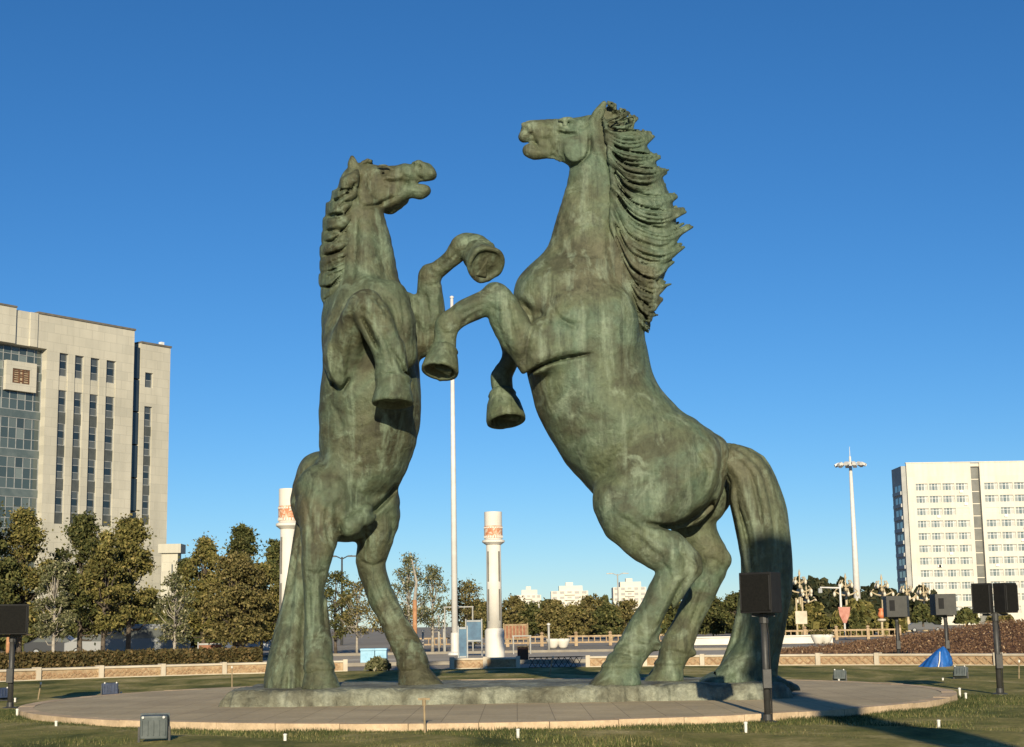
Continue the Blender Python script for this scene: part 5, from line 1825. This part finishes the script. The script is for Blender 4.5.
def speaker(px, pfoot, ptop, pbot, wpx, label, twin=False, turn=0.0, pxc=None, Y=None, body=None, port=False):
    f = gp(px, pfoot, .02) if Y is None else at(px, pfoot, Y)
    f.z = .0
    Y = f.y
    s = mpp(px, pbot, Y)
    z1, z0 = at(px, ptop, Y).z, at(px, pbot, Y).z
    cx = at(px if pxc is None else pxc, pbot, Y).x
    w_ = wpx * s
    root = empty('speaker_post', f, label, 'speaker', 'black outdoor speakers on posts round the statue')
    MB().tube([(f.x, Y, 0), (f.x, Y, z0 + .02)], .055 if w_ < .75 else .06, 12).build('post', M_STEEL, root, smooth=True)
    MB().lathe((f.x, Y, 0), [(.16, 0), (.16, .03), (.075, .05), (.07, .14)], 16).build('base_plate', M_STEEL, root)

    def cab(cx, w, ang_):
        ca, sa = math.cos(ang_), math.sin(ang_)
        fw, bw_, d_ = w, w * .78, w * .85
        pl_ = [(-fw / 2, 0), (fw / 2, 0), (bw_ / 2, d_), (-bw_ / 2, d_)]
        # plan: wide grille side at local y=0 facing -y
        pts = [(cx + x * ca - (y - d_ / 2) * sa, Y + x * sa + (y - d_ / 2) * ca) for x, y in pl_]
        m_ = MB(); m_.prism(pts, z0, z1)
        o = m_.build('cabinet', body or M_DARK, root, bevel=.012)
        p0, p1 = Vector((*pts[0], 0)), Vector((*pts[1], 0))
        u = (p1 - p0).normalized(); nrm = Vector((u.y, -u.x, 0))
        c = (p0 + p1) / 2 + nrm * .008
        MB().obox(c + Vector((0, 0, (z0 + z1) / 2)), u, nrm, (0, 0, 1), fw * .90, .016, (z1 - z0) * .90).build('grille', M_GRILLE, o)
        m2 = MB()
        for e in (-1, 1):
            m2.bar(c + u * (fw * .45 * e) + Vector((0, 0, z0 + .05)) + nrm * .012, c + u * (fw * .45 * e) + Vector((0, 0, z1 - .05)) + nrm * .012, .02, .02)
        m2.build('grille_frame', M_DARK, o)
        if port:
            q0, q1 = Vector((*pts[2], 0)), Vector((*pts[3], 0))
            uu = (q1 - q0).normalized(); nn = Vector((uu.y, -uu.x, 0))
            MB().obox(q0.lerp(q1, .28) + nn * .006 + Vector((0, 0, z0 + (z1 - z0) * .55)), uu, nn, (0, 0, 1), w * .2, .014, (z1 - z0) * .5).build('cable_port', M_DARK, o)
        return o
    MB().box(f.x - .07, f.x + .07, Y - .125, Y - .06, .55, .85).build('junction_box', M_STEEL, root, bevel=.008)
    MB().tube([(f.x + .06, Y - .05, .02), (f.x + .065, Y - .05, .5), (f.x + .06, Y - .06, z0 * .8), (f.x + .02, Y - .05, z0)], .012, 6).build('cable', M_DARK, root)
    if twin:
        cab(cx - w_ * .26, w_ * .46, R(-34)); cab(cx + w_ * .26, w_ * .46, R(34))
    else:
        cab(cx, w_ * .92, turn)
    m_ = MB(); m_.bar((cx - w_ * .3, Y, z0 - .03), (cx + w_ * .3, Y, z0 - .03), .06, .05); m_.tube([(f.x, Y, z0 - .16), (f.x, Y, z0 - .01)], .075, 10)
    m_.build('bracket', M_STEEL, root)
    return root


speaker(768, 722, 572.5, 613, 38.5, 'large black speaker on a dark post in front of the taller horse tail', turn=R(-36), pxc=763)
speaker(10, 708, 604.5, 634.5, 46, 'black speaker on a post cut by the left edge, in front of the trees', turn=R(12), pxc=8)
speaker(1000, 694, 583, 613, 41, 'twin black speakers on a post at the far right edge of the lawn', twin=True, pxc=995)
speaker(948, 664, 594, 615, 28, 'grey black speaker on a post standing beside the blue tarpaulin', turn=R(172), pxc=945, body=M_SPK, port=True)
speaker(899, 664, 596, 617, 28, 'grey black speaker on a post, second left of the blue tarpaulin', turn=R(168), pxc=897, body=M_SPK, port=True)

# ---- ground floodlights
M_FL = mottled('grey_green_floodlight_housing', (.06, .075, .074), (.10, .115, .112), 8, .5, .1)
M_FLD = mottled('blue_black_floodlight_housing', (.014, .022, .045), (.03, .045, .085), 8, .35, .05)
M_LENS = mottled('floodlight_glass', (.25, .27, .27), (.34, .35, .34), 4, .08, 0, spec=.9)


def floodlight(px, pbot, wpx, hpx, label, mat, tilt=-.25, yaw=0.0):
    f = gp(px, pbot, .02); s = mpp(px, pbot, f.y)
    w_, h_ = wpx * s, hpx * s
    root = empty('floodlight', f, label, 'floodlight', 'ground floodlights aimed at the horses')
    ux = Vector((math.cos(yaw), math.sin(yaw), 0)); n = Vector((-ux.y, ux.x, 0))
    up = (Vector((0, 0, 1)) + n * tilt).normalized(); fw = ux.cross(up)
    c = f + Vector((0, 0, h_ * .58))
    m = MB(); m.obox(c, ux, fw, up, w_ * .9, w_ * .38, h_ * .8)
    o = m.build('housing', mat, root, bevel=.02)
    m = MB(); m.obox(c - fw * (w_ * .215), ux, fw, up, w_ * .96, w_ * .05, h_ * .86); m.build('rim', mat, o)
    m = MB(); m.obox(c - fw * (w_ * .245), ux, fw, up, w_ * .8, .012, h_ * .68); m.build('glass', M_LENS, o)
    m = MB()
    for e in (-.38, -.19, 0, .19, .38): m.obox(c + fw * (w_ * .215) + ux * (w_ * e), ux, fw, up, w_ * .03, w_ * .06, h_ * .5)
    m.build('cooling_rib', mat, o)
    m = MB()
    for e in (-1, 1): m.bar(f + ux * (w_ * .5 * e), c + ux * (w_ * .5 * e), .03, .02)
    m.bar(f + ux * (-w_ * .51) + Vector((0, 0, .012)), f + ux * (w_ * .51) + Vector((0, 0, .012)), .05, .024)
    m.build('yoke', M_STEEL, root)
    m = MB()
    for e in (-1, 1): m.lathe(c + ux * (w_ * .34 * e) + up * (h_ * .36) + fw * (w_ * .19), [(.018, 0), (.018, .03)], 8, fw)
    m.build('bolt', M_WMETAL, root)
    return root


floodlight(154, 744, 30, 29, 'large grey green floodlight box on the grass in front of the round pavement', M_FL, -.10, R(5))
floodlight(110, 698, 17, 15, 'small dark blue floodlight on the lawn left of the round pavement', M_FLD, .25, R(20))
floodlight(1, 701, 15, 13, 'dark blue floodlight cut by the left edge, beside the speaker post', M_FLD, .25, R(30))
floodlight(840, 682, 13, 12, 'silver floodlight on the lawn behind the pavement, right of the tail', M_FL, .35, R(-20))
floodlight(961, 679.5, 14, 13, 'silver floodlight on the lawn below the blue tarpaulin', M_FL, .35, R(-30))

# ---- white marker stubs and thin stakes
M_STUB = mottled('white_plastic_stub', (.60, .57, .5), (.7, .67, .6), 9, .6, 0)
M_STAKE = mottled('weathered_stake', (.20, .15, .08), (.32, .24, .14), 9, .8, .1)
stubs = [(17, 717, 8, 'white marker stub on grass left of the round pavement'), (56, 728, 7, 'white marker stub at the lower left kerb of the pavement'), (121, 697, 5, 'white marker stub just right of the small blue floodlight'),
         (15, 702, 4, 'white marker stub between left speaker post and grass edge'), (285, 743, 9, 'white marker stub in the front grass between the big floodlight and the thin stake'), (518, 738, 9, 'white marker stub in the front grass below the middle of the plinth'),
         (746, 733, 11, 'white marker stub in the front grass left of the large speaker post'), (939, 728, 8, 'white marker stub in the grass right of the long shadow'), (943, 682, 4, 'tiny white marker stub left of the silver floodlight below the tarpaulin'),
         (960, 697, 9, 'white broken marker stub at the right tip of the pavement'), (966, 699, 6, 'short white stub leaning beside the right tip of the pavement'), (839, 683, 4, 'tiny white stub under the silver floodlight right of the tail'), (128, 724, 4, 'tiny white stub on the kerb left of the big floodlight')]
for px, pb, hp, lb in stubs:
    f = gp(px, pb, .02); s = mpp(px, pb, f.y)
    root = empty('marker_stub', f, lb, 'marker', 'white marker stubs in the lawn')
    MB().lathe(f, [(.022, 0), (.022, hp * s * .82)], 10).build('tube', M_STUB, root)
    MB().lathe(f + Vector((0, 0, hp * s * .82 + .001)), [(.028, 0), (.028, hp * s * .15), (.012, hp * s * .2)], 10).build('cap', M_STUB, root)
stakes = [(425, 733, 424, 699, 'thin rusty sprinkler stake with a cross bar in front of the plinth', True), (549, 678, 553, 656, 'leaning thin stake on the far lawn between the horses', False), (1019, 680, 1019, 660, 'thin pale stake on the lawn at the right edge', False),
          (38, 700, 41, 682, 'thin pale stake on the lawn right of the left speaker', False), (232, 687, 232, 666, 'thin pale stake left of the shorter horse tail', False)]
for px, pb, px2, pt, lb, cross in stakes:
    f = gp(px, pb, .02); e = at(px2, pt, f.y)
    root = empty('thin_stake', f, lb, 'stake')
    MB().tube([f, e], .017, 8).build('rod', M_STAKE, root)
    m = MB()
    if cross:
        m.bar((e.x - .09, e.y, e.z), (e.x + .09, e.y, e.z), .04, .03); m.lathe(e, [(.03, -.1), (.03, .02)], 8)
    else: m.lathe(e, [(.022, -.06), (.022, 0)], 8)
    m.build('head', M_STUB if not cross else M_STAKE, root)

# ---- blue tarpaulin bundle
f = gp(936, 667, .02); s = mpp(936, 667, f.y)
root = empty('covered_equipment', f, 'crumpled bright blue tarpaulin bundle beside a speaker post on the lawn', 'tarpaulin')
m = MB(); vs_, fs_ = [], []
n, lv = 48, 16
for j in range(lv + 1):
    u = j / lv
    for k in range(n):
        a = 2 * PI * k / n
        wv_ = 1 + .13 * math.sin(5 * a + 4 * u) * (1 - u) + .10 * math.sin(9 * a + 1 + 5 * u) + .05 * math.sin(17 * a + 9 * u)
        hx = (12.0 * (1 - u) ** .85 + 3.0 * (1 - u ** 3)) * s * wv_
        hy = .38 * (1 - u) ** .6 * wv_ + .02
        sk = 9.5 * s * u ** .8
        vs_.append((f.x - 1.0 * s + sk + hx * math.cos(a), f.y + hy * math.sin(a), 21 * s * u ** .9))
for j in range(lv):
    for k in range(n):
        k2 = (k + 1) % n
        fs_.append((j * n + k, j * n + k2, (j + 1) * n + k2, (j + 1) * n + k))
fs_.append(tuple(lv * n + k for k in range(n)))
m.add(vs_, fs_)
M_TARP = mottled('blue_tarpaulin', (.010, .07, .26), (.018, .125, .42), 4, .45, .4, .03)
m.build('sheet', M_TARP, root, smooth=True)
MB().tube([f + Vector((-1 * s, -.40, .0)), f + Vector((1 * s, -.36, 6 * s)), f + Vector((3 * s, -.22, 15 * s))], [.02, .02, .015], 8).build('strap', M_STUB, root)

# ---- pale blue bin, boards and small fittings round the far edge
f = gp(374, 664, 0); s = mpp(374, 664, f.y)
root = empty('storage_box', f, 'pale blue double box with rounded lids at the garden edge', 'box')
M_PBLUE = mottled('pale_blue_paint', (.20, .38, .50), (.30, .50, .62), 3, .6, .1)
for k, (x0, x1) in enumerate(((-13, 1), (1.6, 13))):
    m = MB(); m.box(f.x + x0 * s, f.x + x1 * s, f.y - .3, f.y + .4, .02, 13 * s); bo = m.build('body', M_PBLUE, root, bevel=.02)
    m = MB(); m.box(f.x + x0 * s - .02, f.x + x1 * s + .02, f.y - .34, f.y + .44, 13 * s + .002, 15.5 * s); m.build('lid', M_PBLUE, bo, bevel=.03)
M_BLUEB = mottled('blue_board', (.02, .07, .13), (.05, .14, .22), 2, .5, .1)
M_BROWN = mottled('brown_board', (.16, .06, .03), (.28, .12, .06), 5, .7, .2)


def board(px, pb, wpx, pt, Y, label, mat, legs=True, lattice=False, zb=.35):
    a = at(px - wpx / 2, pb, Y); b_ = at(px + wpx / 2, pb, Y); zt = at(px, pt, Y).z
    root = empty('notice_board', ((a.x + b_.x) / 2, Y, 0), label, 'board')
    h = zt
    m = MB(); m.box(a.x + .04, b_.x - .04, Y - .03, Y + .03, h * zb, h); m.build('panel', mat, root)
    for x in (a.x, b_.x): MB().box(x - .03, x + .03, Y - .03, Y + .03, 0, h + .06).build('leg', M_STAKE if lattice else M_FRAME, root)
    m = MB(); m.box(a.x + .055, b_.x - .055, Y - .05, Y - .032, h - .1, h - .01); m.box(a.x + .055, b_.x - .055, Y - .05, Y - .032, h * zb + .01, h * zb + .09)
    if lattice:
        n = 7
        for i in range(n):
            x = a.x + (b_.x - a.x) * (i + .5) / n; m.box(x - .03, x + .03, Y - .052, Y - .034, h * zb + .1, h - .11)
    m.build('frame', M_STAKE if lattice else M_FRAME, root)
    return root


board(474, 648, 16, 620, 84, 'blue notice board on legs left of the white column', M_BLUEB, zb=.4)
board(463, 656, 9, 627, 76, 'narrow tall blue display panel right beside the white pole', M_BLUEB, zb=.05)
board(516, 646, 24, 624, 92, 'brown lattice board just right of the white column', M_BROWN, True, True, .45)
f = at(523, 660, 70); s = mpp(523, 660, 70)
root = empty('litter_bin', (f.x, 70, 0), 'dark brown square litter bin right of the white column', 'bin')
MB().box(f.x - 5.5 * s, f.x + 5.5 * s, 70, 70.5, .04, 14 * s).build('body', mottled('dark_brown_wood', (.05, .02, .012), (.09, .04, .02), 6, .7, .2), root, bevel=.02)
MB().box(f.x - 6 * s, f.x + 6 * s, 69.95, 70.55, 14 * s + .002, 15.5 * s).build('lid', M_STAKE, root)

M_PIPE = mottled('greyed_pipe', (.30, .29, .26), (.40, .38, .34), 2, .5, 0)
# goal-like pipe frame and pipe stands among the trees
for i, (px, pb, wpx, pt, Y, lb) in enumerate(((459, 650, 28, 607, 96, 'tall thin white pipe frame left of the white column'), (522, 652, 17, 636, 88, 'low white pipe frame below the brown lattice board'))):
    a, b_ = at(px - wpx / 2, pb, Y), at(px + wpx / 2, pb, Y); h = at(px, pt, Y).z
    root = empty('pipe_frame', ((a.x + b_.x) / 2, Y, 0), lb, 'frame')
    for x in (a.x, b_.x): MB().tube([(x, Y, 0), (x, Y, h)], .045, 8).build('upright', M_PIPE, root)
    MB().tube([(a.x - .06, Y, h), (b_.x + .06, Y, h)], .04, 8).build('crossbar', M_PIPE, root)
posts = [(439, 645, 617, 'white post left of the tall flagpole'), (444, 646, 622, 'white post directly beside the flagpole'), (549, 646, 625, 'lone white post between white column and taller horse'), (423, 646, 632, 'short pale post at the shorter horse hind leg')]
for px, pb, pt, lb in posts:
    Y = 100; a = at(px, pb, Y); h = at(px, pt, Y).z
    root = empty('bollard_post', (a.x, Y, 0), lb, 'post')
    MB().tube([(a.x, Y, 0), (a.x, Y, h)], .07, 10).build('shaft', M_PIPE, root, smooth=True)
    MB().lathe((a.x, Y, h), [(.12, .001), (.12, .08), (.03, .13)], 10).build('cap', M_WMETAL, root)

# far balustrade along the avenue and the white barrier
def balustrade(px0, px1, Y, h, label, mat, step):
    a, b_ = at(px0, 640, Y), at(px1, 640, Y)
    root = empty('balustrade', ((a.x + b_.x) / 2, Y, 0), label, 'railing')
    n = int((b_.x - a.x) / step)
    for i in range(n + 1):
        x = a.x + i * step
        m = MB(); m.box(x - .12, x + .12, Y - .12, Y + .12, 0, h); m.lathe((x, Y, h), [(.08, .001), (.15, .08), (.15, .16), (.03, .24)], 8); m.build('post', mat, root)
    m = MB(); m.box(a.x, b_.x, Y - .045, Y + .045, h * .78, h * .92); m.box(a.x, b_.x, Y - .04, Y + .04, h * .25, h * .38)
    k = a.x
    while k < b_.x:
        m.box(k - .035, k + .035, Y - .03, Y + .03, h * .385, h * .775); k += .45
    m.build('rail', mat, root)


balustrade(405, 672, 118, .85, 'pale stone balustrade along the far side of the square between the horses', M_SAND, 2.6)
balustrade(742, 900, 128, .95, 'pale stone balustrade beside the avenue at the right', M_SAND, 2.6)
m = MB()
a, b_ = at(688, 640, 112), at(832, 640, 112)
root = empty('white_barrier', (a.x, 112, 0), 'long low white concrete barrier beyond the square, right of the taller horse hind legs', 'barrier')
MB().box(a.x, b_.x, 111.7, 112.3, 0, .50).build('block', M_WHITE, root, bevel=.03)
MB().box(a.x - .05, b_.x + .05, 111.6, 112.4, .502, .60).build('cap', M_WHITE, root)
pots = [(553, 642, 'white round planter at the far balustrade, left of the middle'), (563, 641, 'white round planter right of the lone white post'), (671, 638, 'white round planter next to the taller horse far hind leg'), (818, 640, 'white round planter on the avenue right of the tail'), (826, 640, 'second white round planter on the avenue beside its twin')]
for px, pb, lb in pots:
    Y = 108; c = at(px, pb, Y)
    root = empty('planter', (c.x, Y, 0), lb, 'planter')
    MB().lathe((c.x, Y, 0), [(.22, 0), (.3, .1), (.46, .45), (.5, .62), (.42, .66)], 16).build('bowl', M_WHITE, root, smooth=True)
    r_g = np.random.default_rng(int(px)); u = r_g.normal(0, 1, (160, 3)) * np.array([.22, .22, .12]) + np.array([c.x, Y, .78])
    link_mesh('plant', leaf_mesh('plant', u, .1, int(px)), M_AUTUMN, root)

# two-armed street lamp far off
def street_lamp(px, ptop, Y, arm, label, M_WMETAL=M_PIPE):
    t_ = at(px, ptop, Y)
    root = empty('street_lamp', (t_.x, Y, 0), label, 'lamp post')
    MB().tube([(t_.x, Y, 0), (t_.x, Y, t_.z)], [.14, .08], 8).build('pole', M_WMETAL, root)
    for e in (-1, 1):
        MB().tube([(t_.x, Y, t_.z - .2), (t_.x + e * arm * .6, Y, t_.z + .1), (t_.x + e * arm, Y, t_.z + .12)], .06, 6).build('arm', M_WMETAL, root)
        MB().obox((t_.x + e * arm, Y, t_.z + .07), (1, 0, 0), (0, 1, 0), (0, 0, 1), .8, .3, .13).build('lamp_head', M_WMETAL, root)


street_lamp(617.5, 574, 210, 1.1, 'two armed grey street lamp in front of the right white tower block')
street_lamp(342, 557, 150, 1.0, 'dark two armed street lamp seen between the hind legs of the shorter horse', M_STEEL)

# gilded avenue lamps with tiers of scrolls
M_GOLD = mottled('cream_gilt_metal', (.36, .28, .16), (.48, .39, .25), 3, .5, .1)
M_GLOBE = mottled('milk_glass_globe', (.55, .48, .36), (.62, .55, .42), 3, .3, 0)


def avenue_lamp(px, ptop, Y, label, thick=.16):
    t_ = at(px, ptop, Y); h = t_.z; c = Vector((t_.x, Y, 0))
    root = empty('ornate_street_lamp', c, label, 'lamp post', 'cream ornate lamps along the avenue')
    MB().lathe(c, [(.5, 0), (.5, .3), (.32, .4), (.26, 1.4), (.16, 1.6), (.13, h * .72), (.2, h * .74), (.1, h * .76), (.08, h * .9), (.16, h * .92), (.02, h)], 12).build('pole', M_GOLD, root, smooth=True)
    for tier, (zf, rad) in enumerate(((.70, 1.35), (.84, .85))):
        for k in range(4):
            a = PI / 4 * (tier) + PI / 2 * k
            d = Vector((math.cos(a), math.sin(a), 0))
            p = [c + Z * (h * zf - .5), c + d * rad * .5 + Z * (h * zf - .35), c + d * rad + Z * (h * zf), c + d * rad * .75 + Z * (h * zf + .3)]
            ao = MB().tube(p, .09, 6).build('arm', M_GOLD, root)
            MB().lathe(c + d * rad + Z * (h * zf - .12), [(.05, -.5), (.14, -.38), (.18, -.2), (.13, 0), (.05, .08)], 10).build('globe', M_GLOBE, ao, smooth=True)


avenue_lamp(799, 569, 185, 'cream ornate lamp nearest to the tail of the taller horse')
avenue_lamp(806, 585, 230, 'farther cream ornate lamp just behind the one nearest the tail')
avenue_lamp(845, 573, 180, 'cream ornate lamp left of the tall mast, above the pink sign')
avenue_lamp(881, 574, 190, 'cream ornate lamp in front of the dark woods, left of the cream office block')
avenue_lamp(906, 580, 200, 'cream ornate lamp in front of the lower left corner of the cream office block')
avenue_lamp(923, 582, 205, 'pale ornate lamp before the cream office block windows')

# traffic signal gantry, signs
Y = 170; p = at(840, 588, Y); e = at(820, 588.5, Y)
root = empty('signal_gantry', (p.x, Y, 0), 'pale post with a long horizontal arm reaching left, beside an ornate lamp', 'traffic signal')
MB().tube([(p.x, Y, 0), (p.x, Y, p.z + .4)], [.17, .11], 10).build('post', M_WMETAL, root)
MB().tube([(p.x, Y, p.z), (e.x, Y, p.z + .1)], [.1, .07], 8).build('arm', M_WMETAL, root)
MB().box(e.x - .2, e.x + .2, Y - .15, Y + .15, p.z - .5, p.z - .0).build('signal_head', M_FRAME, root)
M_PINK = mottled('faded_red_sign', (.34, .12, .08), (.46, .22, .16), 3, .6, 0)
Y = 138; c = at(845, 625, Y); s = mpp(845, 620, Y)
root = empty('road_sign', (c.x, Y, 0), 'faded red shield shaped sign under the ornate lamp left of the mast', 'sign')
zt, zb = at(845, 607, Y).z, at(845, 623, Y).z
m = MB(); pl_ = [(-6, zt), (6, zt), (5, (zt + zb) / 2), (1.5, zb), (-1.5, zb), (-5, (zt + zb) / 2)]
vs_ = [(c.x + x * s, Y - .04, z) for x, z in pl_] + [(c.x + x * s, Y + .04, z) for x, z in pl_]
m.add(vs_, [(0, 5, 4, 3, 2, 1), (6, 7, 8, 9, 10, 11)] + [(i, (i + 1) % 6, 6 + (i + 1) % 6, 6 + i) for i in range(6)])
m.build('plate', M_PINK, root)
MB().tube([(c.x, Y + .1, 0), (c.x, Y + .1, zb + .3)], .08, 8).build('post', M_WMETAL, root)
# stack of two pale signs beside the nearest ornate lamp
Y = 150
root = empty('sign_post', (at(799, 620, Y).x, Y, 0), 'pale twin poled sign with rectangular panel beside the tail of the taller horse', 'sign')
for px in (797, 803): MB().tube([(at(px, 620, Y).x, Y, 0), (at(px, 620, Y).x, Y, at(px, 598, Y).z)], .09, 8).build('pole', M_GOLD, root)
a, b_ = at(795.5, 624, Y), at(806.5, 611, Y)
MB().box(a.x, b_.x, Y - .16, Y - .1, a.z, b_.z).build('panel', M_CAP, root)
# orange red vase sculpture
Y = 150; c = at(882, 625, Y); s = mpp(882, 620, Y)
root = empty('lantern_sculpture', (c.x, Y, 0), 'orange red lantern shaped sculpture with pale foot, left of the nearest grey speaker', 'sculpture')
zb = at(882, 619, Y).z; zt = at(882, 608, Y).z
MB().lathe((c.x, Y, 0), [(.12, 0), (.12, zb - .3)], 10).build('post', M_GOLD, root)
MB().lathe((c.x, Y, 0), [(.1, zb - .299), (.42, zb - .15), (.42, zb), (.15, zb + .05)], 14).build('foot', M_CAP, root)
MB().lathe((c.x, Y, 0), [(.15, zb + .06), (.38, zb + .3), (.34, (zb + zt) / 2), (.22, zt - .25), (.3, zt - .1), (.05, zt)], 14).build('lantern', mottled('orange_red_paint', (.50, .14, .05), (.62, .22, .09), 3, .5, 0), root, smooth=True)

# ---- parked vehicles
def car(px, pb, Y, yaw, paint, label, kind='car'):
    c = at(px, pb, Y); c.z = 0
    root = empty('parked_' + ('van' if kind == 'van' else 'car'), c, label, kind)
    ux = Vector((math.cos(yaw), math.sin(yaw), 0)); uy = Vector((-ux.y, ux.x, 0))
    L_, W_, = (4.9, 1.85) if kind == 'van' else (4.4, 1.75)
    if kind == 'van':
        prof = [(-.5, .35), (.5, .35), (.5, .95), (.44, 1.15), (.36, 1.85), (.31, 2.0), (-.47, 2.0), (-.5, 1.8)]
        glass_ = [(.43, 1.2), (.37, 1.75), (-.45, 1.75), (-.45, 1.2)]
    else:
        prof = [(-.5, .3), (.5, .3), (.5, .72), (.46, .86), (.24, .95), (.10, 1.42), (-.24, 1.46), (-.42, 1.0), (-.5, .92)]
        glass_ = [(.20, .97), (.08, 1.36), (-.22, 1.39), (-.37, 1.0)]

    def ext(pts, w0, w1):
        m_ = MB(); n = len(pts)
        vs_ = [c + ux * (x * L_) + uy * w0 + Z * z for x, z in pts] + [c + ux * (x * L_) + uy * w1 + Z * z for x, z in pts]
        m_.add(vs_, [tuple(range(n)), tuple(range(2 * n - 1, n - 1, -1))] + [(i, n + i, n + (i + 1) % n, (i + 1) % n) for i in range(n)])
        return m_
    ext(prof, -W_ / 2, W_ / 2).build('body', paint, root, bevel=.06)
    ext(glass_, -W_ / 2 - .006, W_ / 2 + .006).build('side_window', M_GLASS_D, root)
    for x in (-.31, .32):
        for e in (-1, 1):
            o = c + ux * (x * L_) + uy * (e * (W_ / 2 - .1)) + Z * .32
            wo_ = MB().lathe(o - uy * .11 * e, [(.20, 0), (.32, .02), (.32, .2), (.20, .22)], 18, uy * e).build('wheel', M_DARK, root, smooth=False)
            MB().lathe(o + uy * .112 * e, [(.19, 0), (.15, .02)], 12, uy * e).build('rim', M_FRAME, wo_)
    for e in (-1, 1):
        MB().obox(c + ux * (.5 * L_) + uy * (e * W_ * .36) + Z * (.66 if kind == 'car' else .82), ux, uy, Z, .05, .3, .14).build('headlight', M_GLOBE, root)


def paint(name, r, g, b_):
    return mottled(name, (r, g, b_), (r * 1.1, g * 1.1, b_ * 1.1), .5, .25, 0, spec=.6)


car(146, 655, 90, R(8), paint('grey_white_paint', .20, .21, .21), 'pale grey van parked under the trees left of the bare tree', 'van')
car(272, 655, 96, R(15), paint('silver_paint', .40, .42, .44), 'silver car parked behind the hedge beside the shorter horse tail')
car(258, 655, 104, R(10), paint('dark_blue_paint', .03, .045, .08), 'dark blue car parked behind the silver one')
car(100, 652, 104, R(4), paint('pale_grey_paint', .22, .22, .21), 'pale grey car parked in the shade below the window strips')
car(60, 652, 104, R(3), paint('black_paint', .02, .02, .022), 'black car parked in the shade below the glass front')
car(765, 634, 175, R(2), paint('dark_car_paint', .05, .055, .06), 'small dark car on the avenue left of the nearest ornate lamp')
car(925, 622, 190, R(-10), paint('charcoal_paint', .06, .06, .065), 'charcoal car parked behind the dark shrub on the bank')
# wrapped tree trunk posts near the hedge
M_WRAP = mottled('orange_trunk_wrap', (.30, .14, .06), (.42, .22, .11), 6, .8, .3)
for px, pt, pb, w_, lb in ((240, 627, 652, 6, 'orange wrapped trunk post behind the hedge, left of the parked silver car'), (415, 600, 650, 5, 'orange wrapped trunk post behind the shorter horse hind leg'), (8, 628, 654, 5, 'orange wrapped trunk post at the left edge behind the speaker')):
    Y = 84; a = at(px, pb, Y); h = at(px, pt, Y).z; rd = w_ * mpp(px, pb, Y) / 2
    root = empty('wrapped_trunk', (a.x, Y, 0), lb, 'tree trunk')
    MB().tube([(a.x, Y, 0), (a.x, Y, h)], [rd, rd * .85], 12).build('wrap', M_WRAP, root, smooth=True)
    MB().tube([(a.x, Y, h), (a.x + .1, Y, h + 1.0), (a.x - .15, Y, h + 2.2)], [rd * .7, rd * .5, rd * .2], 8).build('trunk', M_PALEBARK, root)
# red brown low notice behind the hedge and dark crate left
board(210, 655, 24, 643, 80, 'low red brown board behind the hedge, beneath the autumn tree', M_BROWN, zb=.05)
f = gp(30, 673, 0)
root = empty('dark_crate', f, 'dark flat topped crate by the hedge right of the left speaker', 'crate')
s = mpp(40, 670, 57)
c = at(40, 664, 57)
MB().box(c.x - 15 * s, c.x + 13 * s, 56.2, 57.0, .43, .43 + 9 * s).build('body', M_DARK, root, bevel=.02)
MB().box(c.x - 16 * s, c.x + 14 * s, 56.1, 57.1, .432 + 9 * s, .47 + 9 * s + .03).build('lid', M_STEEL, root)
